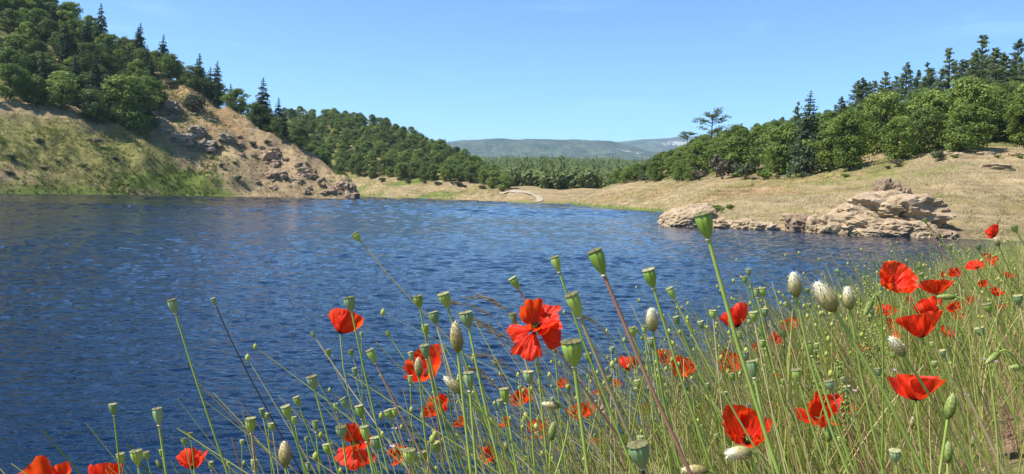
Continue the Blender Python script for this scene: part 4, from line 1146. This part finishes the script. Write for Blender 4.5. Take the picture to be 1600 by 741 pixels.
SMALL = [(189,716,18,.1),(214,715,26,.15),(229,712,14,.15),(253,709,15,.2),(288,691,14,.25),(298,682,14,.2),(330,728,16,.1),(357,726,11,.1),(392,666,26,.05),(378,692,11,.0),
 (490,524,13,.70),(513,552,13,.45),(565,524,12,.05),(549,552,12,.35),(607,523,13,.55),(582,557,26,.5),(679,497,22,.35),(665,516,20,.1),(665,550,26,.2),(643,557,17,.3),(695,549,12,.2),(641,594,16,.05),
 (489,598,24,.2),(465,628,19,.35),(449,645,26,.3),(539,631,21,.55),(563,644,24,.2),(555,582,17,.2),(410,646,18,.15),(393,664,26,.1),(418,651,13,.1),(460,658,16,.2),(493,666,20,.15),(425,667,14,.1),(534,676,24,.2),(512,702,20,.2),(479,688,12,.1),(397,727,20,.1),(481,731,18,.1),(525,637,14,.2),(608,648,18,.4),(617,646,18,.25),(588,693,24,.2),(640,714,28,.1),(661,714,20,.3),(682,699,20,.3),
 (803,499,23,.30),(867,546,17,.1),(956,548,14,.05),(989,519,18,.35),(1007,516,15,.2),(1018,536,18,.1),(1058,501,16,.4),(920,560,18,.3),(826,590,23,.1),(789,618,26,.15),(782,632,18,.3),(775,568,15,.5),(997,601,17,.3),(1001,690,20,.2),
 (1170,426,14,.2),(1164,438,14,.3),(1182,458,16,.2),(1192,457,16,.25),(1114,492,16,.15),(1096,508,14,.4),(1178,495,18,.2),(1195,489,16,.2),(1156,525,15,.3),(1191,538,14,.2),(1106,605,14,.3),(1265,545,25,.3),(1165,557,18,.3),(1246,587,24,.35),(1297,603,20,.3),
 (1309,425,9,.7),(1393,383,7,.35),(1417,409,8,.5),(1359,394,6,.6),(1485,387,10,.5),(1529,387,12,.5),(1446,346,10,.6),(1544,482,18,.4),(1532,519,17,.4),(1474,553,15,.4),(1457,540,12,.4),(1436,419,9,.6),(1586,358,14,.6),(1475,555,14,.35),(1373,582,16,.3),(1399,713,24,.2),(1460,570,12,.3),(1233,435,8,.6),(1262,455,9,.4),(1275,480,10,.4)]
for i, (px, py, h, ln) in enumerate(SMALL): seed_head(px, py, h, ln + float(pr.normal(0, 0.04)), 'gb'[int(pr.random() < 0.45)], None, ('green', 'green', 'green', 'pink', 'straw')[int(pr.integers(5))])
# further ones scattered through the thick of the bank, smaller with distance
cnt = 0
while cnt < 150:
    s_ = 0.2 + 5.5 * pr.random() ** 1.5; n_ = pr.normal(-0.05, 0.28)
    x, y = EO + ES * s_ + EN * n_
    if y < 1.0: continue
    hgt = pr.uniform(0.30, 0.56); z = ground_at(x, y) + hgt
    px, py = proj(x, y, z)
    if not (330 < px < 1600 and 390 < py < 735): continue
    if py < np.interp(px, [330, 500, 800, 1200, 1450, 1600], [690, 610, 540, 480, 400, 365]): continue
    seed_head(float(px), float(py), float(F * pr.uniform(0.011, 0.016) / y), 0.34 + float(pr.normal(0, 0.16)), 'gb'[int(pr.random() < 0.5)], None, ('green', 'green', 'straw', 'pink')[int(pr.integers(4))], d=float(y))
    cnt += 1

# --- buds: position, length, direction of the tip (degrees, 90 = up), colour
for (px, py, l, a, k, ln, f, lab) in [
 (713, 527, 50, 97, 'tan', .10, 0, 'long upright tan bud covered in bristles over the lake'),
 (708, 602, 40, 140, 'cream', .45, 0, 'cream tipped bud lying slantwise under the upright tan bud'),
 (654, 574, 32, 95, 'tan', .15, 0, 'small tan bud hanging in front of a dark red bloom'),
 (445, 709, 40, 98, 'tan', .10, 1, 'pale tan bud standing among short seed heads by the water'),
 (1019, 500, 40, 100, 'cream', .30, 1, 'white bud showing a pink slit of petal'),
 (1242, 445, 42, 105, 'cream', .35, 1, 'upright cream bud beside a fat leaning bud'),
 (1290, 464, 56, 125, 'cream', .30, 1, 'fat leaning cream bud with a green foot'),
 (1326, 466, 38, 103, 'cream', .25, 1, 'slim cream bud beside the fat leaning bud'),
 (1402, 542, 40, 130, 'cream', .35, 0, 'cream bud below the pair of big red blooms'),
 (1154, 708, 46, 180, 'cream', -.5, 1, 'white green bud lying level below a wide red bowl'),
 (1086, 735, 44, 178, 'tan', -.5, 0, 'tan bud lying level low in the grass'),
 (861, 633, 30, 172, 'cream', -.3, 0, 'pinkish bud lying level between two small blooms'),
 (863, 674, 30, 85, 'green', .2, 0, 'green bristly bud beside a small bloom'),
 (1485, 635, 42, 80, 'green', .2, 0, 'plump green bristly bud below the red side view bowl'),
 (1481, 707, 34, 88, 'green', .2, 0, 'green bristly bud low under the plump one'),
 (1296, 676, 30, 85, 'green', .2, 0, 'green bud under the cluster of low blooms'),
 (1551, 559, 32, 215, 'green', .3, 2, 'slim green bud nodding from a hooked stem'),
 (1590, 574, 30, 180, 'green', .2, 2, 'slim green bud lying level beside the nodding one'),
 (1357, 480, 30, 245, 'green', .1, 2, 'long green bud nodding beside the big ragged red bloom'),
 (1479, 464, 28, 182, 'green', .2, 2, 'long green bud lying level under a red bloom'),
 (1558, 378, 16, 120, 'tan', .5, 1, 'small tan bud under the highest red bloom')]:
    bud(px, py, l, a, k, ln, lab, fat=f)
for (px, py, l, a) in ((748, 587, 16, 100), (248, 726, 16, 120), (1170, 640, 18, 90), (940, 640, 14, 80), (1060, 610, 14, 260), (1340, 610, 14, 90), (1425, 660, 18, 85), (1240, 690, 18, 95), (790, 700, 20, 90), (1520, 690, 16, 90), (1120, 660, 14, 260), (660, 650, 16, 95)):
    bud(px, py, l, a, 'green' if pr.random() < 0.6 else 'tan', .25)

# --- blooms: position, width, facing (right, up, towards), opening, lean, label
RATIO = [1, .85, .83, 1, 1, .8, .8, 1, 1, .68, .8, 1, 1.1, .75, .85, 1, .77, .75, .95, .6, .52, .75, .5, 1, .5, .85, .75, 1, 1, .45, 1, 1]
REAR = {2, 7, 8, 10, 12, 15, 20, 21, 22, 25, 28}
k_ = 0
RAGGED = [(105, 1.15, 1.15, 1.0, 0.15), (185, 0.62, 0.95, 1.3, 1.75), (250, 0.55, 1.15, 1.3, 2.35), (-35, 0.55, 1.12, 1.2, 2.05), (15, 0.8, 1.05, 1.0, 0.9), (272, 0.95, 0.85, 1.0, 0.1), (320, 0.7, 0.9, 1.1, 0.5)]
FLOPPY = [(95, 1.2, 1.2, 1.0, 0.1), (215, 0.8, 1.0, 1.2, 2.1), (285, 0.8, 1.1, 1.2, 2.3), (0, 0.8, 0.9, 1.1, 0.9), (265, 1.0, 0.8, 1.0, 0.15)]
for (px, py, w, ax, o, ln, cr, lab) in [
 (836, 512, 92, (-.10, .75, .55), (.9, 1.7), .10, 1.1, 'big ragged red poppy with loose floppy petals over the lake'),
 (538, 506, 54, (.25, .85, .25), (.75, 1.15), .25, .8, 'round red poppy behind a seed head standing over the lake'),
 (663, 574, 60, (-.45, .65, .55), (.75, 1.35), .3, .9, 'dark red poppy behind two small buds over the lake'),
 (683, 636, 40, (-.5, .5, .6), (.7, 1.6), .3, 1.2, 'pale orange red poppy with a torn petal below the dark red one'),
 (556, 697, 68, (-.15, .75, .55), (.9, 1.7), .1, 1.1, 'double layered orange red poppy among the seed heads'),
 (71, 762, 78, (-.1, .95, .3), (.7, 1.35), .1, .9, 'wide red poppy cut by the lower edge below the open water'),
 (166, 742, 50, (-.2, .9, .3), (.6, 1.2), .1, .9, 'rounded red poppy below the kinked seed head stem'),
 (301, 720, 44, (-.4, .6, .6), (.55, 1.1), .15, .9, 'red poppy behind small seed heads near the lake'),
 (815, 623, 30, (-.3, .7, .5), (.45, 1.0), .3, 1.2, 'small crumpled red poppy under the big ragged one'),
 (906, 643, 46, (-.2, .75, .5), (.7, 1.3), .3, 1.0, 'salmon red poppy crossed by a thick green stem'),
 (843, 672, 36, (-.3, .6, .6), (.55, 1.1), .3, 1.1, 'red poppy beside the green bristly bud'),
 (981, 570, 31, (.1, .85, .4), (.5, 1.0), .3, 1.2, 'crumpled bright red poppy before the water'),
 (1037, 560, 26, (.0, .7, .6), (.5, 1.0), .3, 1.2, 'narrow red poppy between two leaning stems'),
 (1070, 578, 42, (-.3, .7, .5), (.6, 1.3), .35, 1.2, 'loose red poppy with a hanging petal by the blue water'),
 (1147, 498, 46, (-.3, .85, .3), (.65, 1.05), .3, .8, 'red poppy bell crossed by the tallest seed head stem'),
 (1139, 570, 36, (-.3, .6, .6), (.5, 1.4), .3, 1.2, 'red poppy with one orange petal flung out'),
 (1171, 675, 76, (-.1, .65, .65), (.75, 1.2), .3, .8, 'wide red poppy bowl low in the grass'),
 (1285, 642, 56, (-.3, .6, .6), (.6, 1.5), .3, 1.3, 'loose red poppy pair of petals beside the wide bowl'),
 (1399, 438, 54, (.15, .75, .45), (.45, 1.15), .4, 1.2, 'big ragged red poppy with a pointed petal above the pair'),
 (1462, 448, 46, (.0, .9, .3), (.8, 1.35), .4, .9, 'flat red poppy above a long level bud'),
 (1437, 509, 70, (-.15, .85, .35), (.85, 1.45), .4, 1.0, 'broad orange red poppy, the lower of the overlapping pair'),
 (1454, 481, 40, (-.2, .7, .5), (.6, 1.15), .4, .9, 'red poppy tucked behind the broad orange red one'),
 (1384, 486, 30, (-.2, .8, .4), (.7, 1.3), .4, 1.2, 'small flat red poppy under the big ragged pointed one'),
 (1390, 516, 28, (-.3, .5, .7), (.5, 1.4), .4, 1.4, 'torn red poppy hanging over the cream bud'),
 (1430, 605, 78, (.0, 1.0, .05), (.75, 1.0), .15, .6, 'wide red poppy seen from the side like a bowl'),
 (1318, 568, 22, (-.1, .8, .5), (.5, 1.0), .3, 1.0, 'small dark red poppy in the thick stems'),
 (1233, 507, 24, (-.2, .8, .4), (.6, 1.1), .3, 1.0, 'small round red poppy under the cream buds'),
 (1550, 364, 22, (-.4, .7, .4), (.5, 1.0), .5, 1.0, 'highest red poppy on the bank against the dry shore'),
 (1545, 407, 20, (-.2, .8, .4), (.5, 1.0), .5, 1.0, 'red poppy cupped beside a flat petal high on the bank'),
 (1526, 416, 30, (-.5, .8, .2), (.9, 1.4), .5, 1.0, 'flat red poppy tilted on edge high on the bank'),
 (763, 712, 32, (-.3, .5, .6), (.5, 1.5), .2, 1.4, 'torn red poppy low between dense green stems'),
 (621, 709, 30, (-.3, .5, .6), (.5, 1.4), .2, 1.4, 'torn orange red poppy behind seed heads beside the double one')]:
    k_ += 1
    poppy(px, py, w * 0.96, ax, o, ln, lab, crinkle=cr, seed=k_, ratio=RATIO[k_ - 1], rear=k_ in REAR, petals=RAGGED if w > 88 else FLOPPY if 60 < w < 70 and py > 690 else None)
for (px, py, w) in ((939, 613, 16), (1044, 663, 13), (1182, 545, 14), (1242, 552, 13), (1168, 624, 16), (1101, 640, 14), (1282, 562, 14), (1212, 532, 18), (1494, 427, 16), (1534, 444, 14), (1557, 457, 18), (1491, 481, 18), (1498, 495, 14), (1323, 640, 20), (1565, 480, 12), (1310, 560, 14), (1475, 430, 12), (929, 690, 14), (1530, 620, 12), (1265, 570, 12), (1010, 640, 16), (965, 600, 14), (880, 600, 16), (1085, 655, 18), (1130, 615, 15), (1210, 590, 16), (1345, 545, 18), (1255, 610, 14), (720, 660, 20), (790, 660, 16), (1420, 470, 14), (1480, 520, 18), (1515, 470, 14), (1575, 430, 12), (1360, 620, 14), (1205, 640, 16)):
    k_ += 1
    poppy(px, py, w, (float(pr.normal(-.2, .3)), .75, .5), (.5, 1.2), .35, None, crinkle=1.2, seed=k_, size=0.034)

# --- tall dock-like spikes and brown grass plumes
def spike(px, py, hp, d, label):
    T = at(px, py, d); root = None
    B, P = stem_to(T, Vector((-0.15, 0, 1)).normalized(), .18)
    root = empty('seed_spike', B, label, 'seed spike', 'yellow green seed spikes')
    add_stem(root, P, 0.0014, 0.0007, 'green')
    b = Bag(); L = hp / F * d
    for i in range(90):
        f = pr.random() ** 0.8; i0 = 11 - f * L / max(0.05, (P[-1][2] - P[0][2])) * 11
        i0 = max(0.0, min(10.99, i0)); c = P[int(i0)] * (1 - i0 % 1) + P[int(i0) + 1] * (i0 % 1) - np.array(root.location)
        a = pr.uniform(0, 6.28); rad = 0.0035 + 0.005 * f
        V, Fc = ico(1); b.add(V * np.array([0.0017, 0.0017, 0.0024]) * pr.uniform(0.7, 1.4) + c + np.array([math.cos(a) * rad, math.sin(a) * rad, pr.normal(0, 0.002)]), tris=Fc)
    sd = link('seeds', b.mesh('seeds', PM['bud_green'], True), root); sd['kind'] = 'stuff'
for (px, py, hp, d) in ((1352, 432, 120, 1.7), (1366, 440, 110, 1.8), (1340, 452, 120, 1.6), (1310, 560, 110, 1.4), (1272, 560, 100, 1.5), (1186, 500, 60, 1.9), (1500, 520, 90, 2.2)):
    spike(px, py, hp, d, 'upright yellow green spike thick with tiny seeds among the poppies')
def plume(px, py, dx, dy, d, lab):
    A = at(px, py, d); E = at(px + dx, py + dy, d)
    B, P = stem_to(E, Vector((-0.6, 0, 0.8)).normalized(), .35)
    root = empty('grass_plume', B, lab, 'grass plume', 'brown grass plumes')
    add_stem(root, P, 0.0007, 0.0004, 'straw')
    b = Bag(); r0 = np.array(root.location)
    for i in range(26):
        f = pr.random(); c = bez(E, E + (A - E) * 0.3 + Vector((0, 0, 0.012)), E + (A - E) * 0.7 + Vector((0, 0, 0.012)), A, 20)[int(f * 19)] - r0
        dirv = unit(np.array(A - E)) + pr.normal(0, 0.22, 3); L = pr.uniform(0.008, 0.022)
        V, q = tube([c, c + dirv * L * 0.5, c + dirv * L], [0.0002, 0.0007, 0.0001], 3); b.add(V, quads=q)
    o = link('awns', b.mesh('awns', PM['plume'], True), root); o['kind'] = 'stuff'
for (px, py, dx, dy, d) in ((742, 470, 60, 22, .95), (722, 500, 70, 40, 1.0), (705, 480, 70, 18, 1.05), (752, 515, 55, 30, .95), (745, 560, 60, 20, 1.1), (905, 500, 50, 30, 1.0), (730, 580, 50, 26, 1.1)):
    plume(px, py, dx, dy, d, 'brown drooping grass plume blown sideways beside the big ragged poppy')
for (px, py, w) in ((616, 672, 12), (613, 700, 12), (1397, 580, 10), (1555, 567, 11), (1510, 620, 12), (1540, 563, 9), (1335, 612, 9), (640, 690, 9)):
    d = F * 0.012 / w; C = at(px, py, d)
    B, P = stem_to(C, Vector((-0.1, 0, 1)).normalized(), .15)
    root = empty('mauve_flower', B, 'tiny mauve flower on a fine stem between the poppy stems', 'wildflower', 'tiny mauve flowers')
    add_stem(root, P, 0.0007, 0.0005, 'green')
    for j in range(5):
        V, f, t = petal_mesh(0.006, j * 1.257, 0.5, 0.5, 1.4, 50 + j, 0.6)
        p = link('petal', mesh('petal', V, [f], PM['mauve'], True), root); p.location = C - root.location

# --- single dry stalks that stand out from the green
for (p0, p1, d, lab) in (((1505, 606), (1573, 741), 1.0, 'thick bleached straw stalk slanting through the grass below the side view bloom'),
                         ((1446, 347), (1517, 426), 1.6, 'long thin green stalk rising bare before the dark rock toe')):
    A, E = at(*p0, d), at(*p1, d); g = E + (E - A).normalized() * 0.03
    while g.z > ground_at(g.x, g.y) and (g - E).length < 1.2: g = g + (E - A).normalized() * 0.02 + Vector((0, 0, -0.006))
    P = bez(g, E + Vector((0.004, 0, 0)), A.lerp(E, 0.5), A, 14)
    V, q = tube(P - np.array(g), np.linspace(0.0030, 0.0018, 14) * (1 if d < 1.2 else 0.55), 7)
    o = link('dry_stalk' if d < 1.2 else 'bare_stalk', mesh('stalk', V, [q], PM['straw' if d < 1.2 else 'green'], True), None, g)
    tag(o, lab, 'stalk')

# --- the thick of stems and grass, nobody could count it
def thicket(name, n, label, mat_stops, seed, hgt, rad, ribbon, dens, tip=0.0, lean=(0.46, 0.28), nr=(-0.08, 0.34)):
    r = np.random.default_rng(seed)
    s0 = dens(r, n); n0 = r.normal(nr[0], nr[1], n) * np.clip(0.7 + s0 * 0.12, 0.5, 3.0)
    x = EO[0] + ES[0] * s0 + EN[0] * n0; y = EO[1] + ES[1] * s0 + EN[1] * n0
    k = (np.hypot(x, y) > 0.62) & (y > 0.45) & (n0 < (0.05 if not ribbon else -0.25) + 0.30 * np.clip(s0 + 0.4, 0, 9))
    k &= r.uniform(size=len(x)) < np.interp(s0, [-0.4, 0.1, 0.45, 1.0], [0.18, 0.30, 0.65, 1.0])
    x, y, s0 = x[k], y[k], s0[k]; n = len(x)
    z = bank(x, y) - 0.01
    hh = r.uniform(*hgt, n); ln = r.normal(lean[0], lean[1], n); lb = r.normal(0, 0.15, n)
    bend = r.normal(0.0, 0.34, n)
    S = 6
    f = np.linspace(0, 1, S)[None, :]
    X = x[:, None] - hh[:, None] * (ln[:, None] * f + bend[:, None] * f * f * 0.5)
    Yv = y[:, None] + hh[:, None] * lb[:, None] * f
    Z = z[:, None] + hh[:, None] * (f - 0.12 * np.abs(bend)[:, None] * f * f)
    R = (rad * r.uniform(0.6, 1.3, n))[:, None] * (1 - (0.8 if ribbon else 0.42) * f ** 1.5)
    tn = np.clip(r.beta(1.3, 1.3, n), 0, 1)
    P = np.stack([X, Yv, Z], -1)
    if ribbon:
        a = r.uniform(0, 6.28, n); W = np.stack([np.cos(a), np.sin(a), 0 * a], 1)[:, None, :] * R[:, :, None]
        V = np.stack([P - W, P + W], 2).reshape(-1, 3); m = 2
        q = np.array([[0, 1, 3, 2]]) + 2 * np.arange(S - 1)[:, None]
    else:
        m = 3; offs = np.array([[math.cos(t), math.sin(t), 0] for t in (0.3, 2.4, 4.5)])
        V = (P[:, :, None, :] + R[:, :, None, None] * offs[None, None]).reshape(-1, 3)
        q = np.concatenate([np.array([[j, (j + 1) % 3, 3 + (j + 1) % 3, 3 + j]]) + 3 * np.arange(S - 1)[:, None] for j in range(3)])
    Q = (q[None] + (np.arange(n) * S * m)[:, None, None]).reshape(-1, 4)
    b = Bag(); b.add(V, quads=Q, a=np.repeat(tn, S * m))
    if tip > 0:
        V0, F0 = ico(1)
        idx = np.where(r.uniform(size=n) < tip)[0]
        for i in idx:
            sc = r.uniform(0.0035, 0.0058)
            b.add(V0 * np.array([sc * 0.8, sc * 0.8, sc * 1.35]) + P[i, -1], tris=F0, a=0.30 + 0.25 * tn[i])
    mm = M(name + '_blades', 0.6, 0.3); c = mm.ramp(mm.attr('tint'), mat_stops); mm.color(c); mm.translucent(0.38, c)
    tag(link(name, b.mesh(name, mm.m, not ribbon)), label, 'grass', kind='stuff')
GRN = [(0.0, (0.18, 0.24, 0.03)), (0.30, (0.38, 0.44, 0.08)), (0.60, (0.60, 0.60, 0.18)), (0.82, (0.70, 0.60, 0.30)), (1.0, (0.44, 0.21, 0.12))]
DRY = [(0.0, (0.30, 0.13, 0.08)), (0.3, (0.36, 0.22, 0.12)), (0.6, (0.50, 0.40, 0.20)), (1.0, (0.34, 0.36, 0.12))]
near_d = lambda r, n: -0.42 + 4.8 * r.uniform(size=n) ** 1.4
far_d = lambda r, n: 3.5 + 30 * r.uniform(size=n) ** 1.5
thicket('poppy_stems', 5200, 'dense thicket of thin green poppy stems and small heads covering the bank', GRN, 501, (0.28, 0.56), 0.0016, False, near_d, 0.20, (0.46, 0.26))
thicket('meadow_grass', 5200, 'fine green and straw grass growing between the poppy stems', GRN, 502, (0.12, 0.40), 0.0021, True, near_d)
thicket('dry_grass', 5200, 'short reddish dry grass covering the soil of the bank', DRY, 503, (0.05, 0.24), 0.0014, True, near_d, 0, (0.2, 0.5), (-0.25, 0.45))
thicket('meadow_grass', 15000, 'farther yellow green grass and stems running along the bank', GRN, 504, (0.25, 0.55), 0.0018, True, far_d, 0.06, (0.36, 0.25), (-0.05, 0.5))
thicket('dry_grass', 4500, 'farther short dry grass running along the bank', DRY, 505, (0.08, 0.28), 0.0024, True, far_d, 0, (0.2, 0.4), (-0.3, 0.7))

# ------------------------------------------------------------------ the air between here and the mountains
hz = bpy.data.materials.new('haze_air'); hz.use_nodes = True
hn = hz.node_tree.nodes; hn.remove(hn['Principled BSDF'])
pv = hn.new('ShaderNodeVolumePrincipled')
pv.inputs['Color'].default_value = (0.62, 0.80, 1.0, 1)
pv.inputs['Density'].default_value = 0.000072
pv.inputs['Anisotropy'].default_value = 0.1
hz.node_tree.links.new(pv.outputs[0], hn['Material Output'].inputs['Volume'])
X0, X1, Y0, Y1, Z0, Z1 = -13000, 13000, -150, 9600, -3.2, 660
HV = [(x, y, z) for z in (Z0, Z1) for y in (Y0, Y1) for x in (X0, X1)]
HF = np.array([[0, 2, 3, 1], [4, 5, 7, 6], [0, 1, 5, 4], [2, 6, 7, 3], [0, 4, 6, 2], [1, 3, 7, 5]])
tag(link('haze', mesh('haze', HV, [HF], hz)), 'thin pale blue haze over the far mountains', 'haze', kind='stuff')
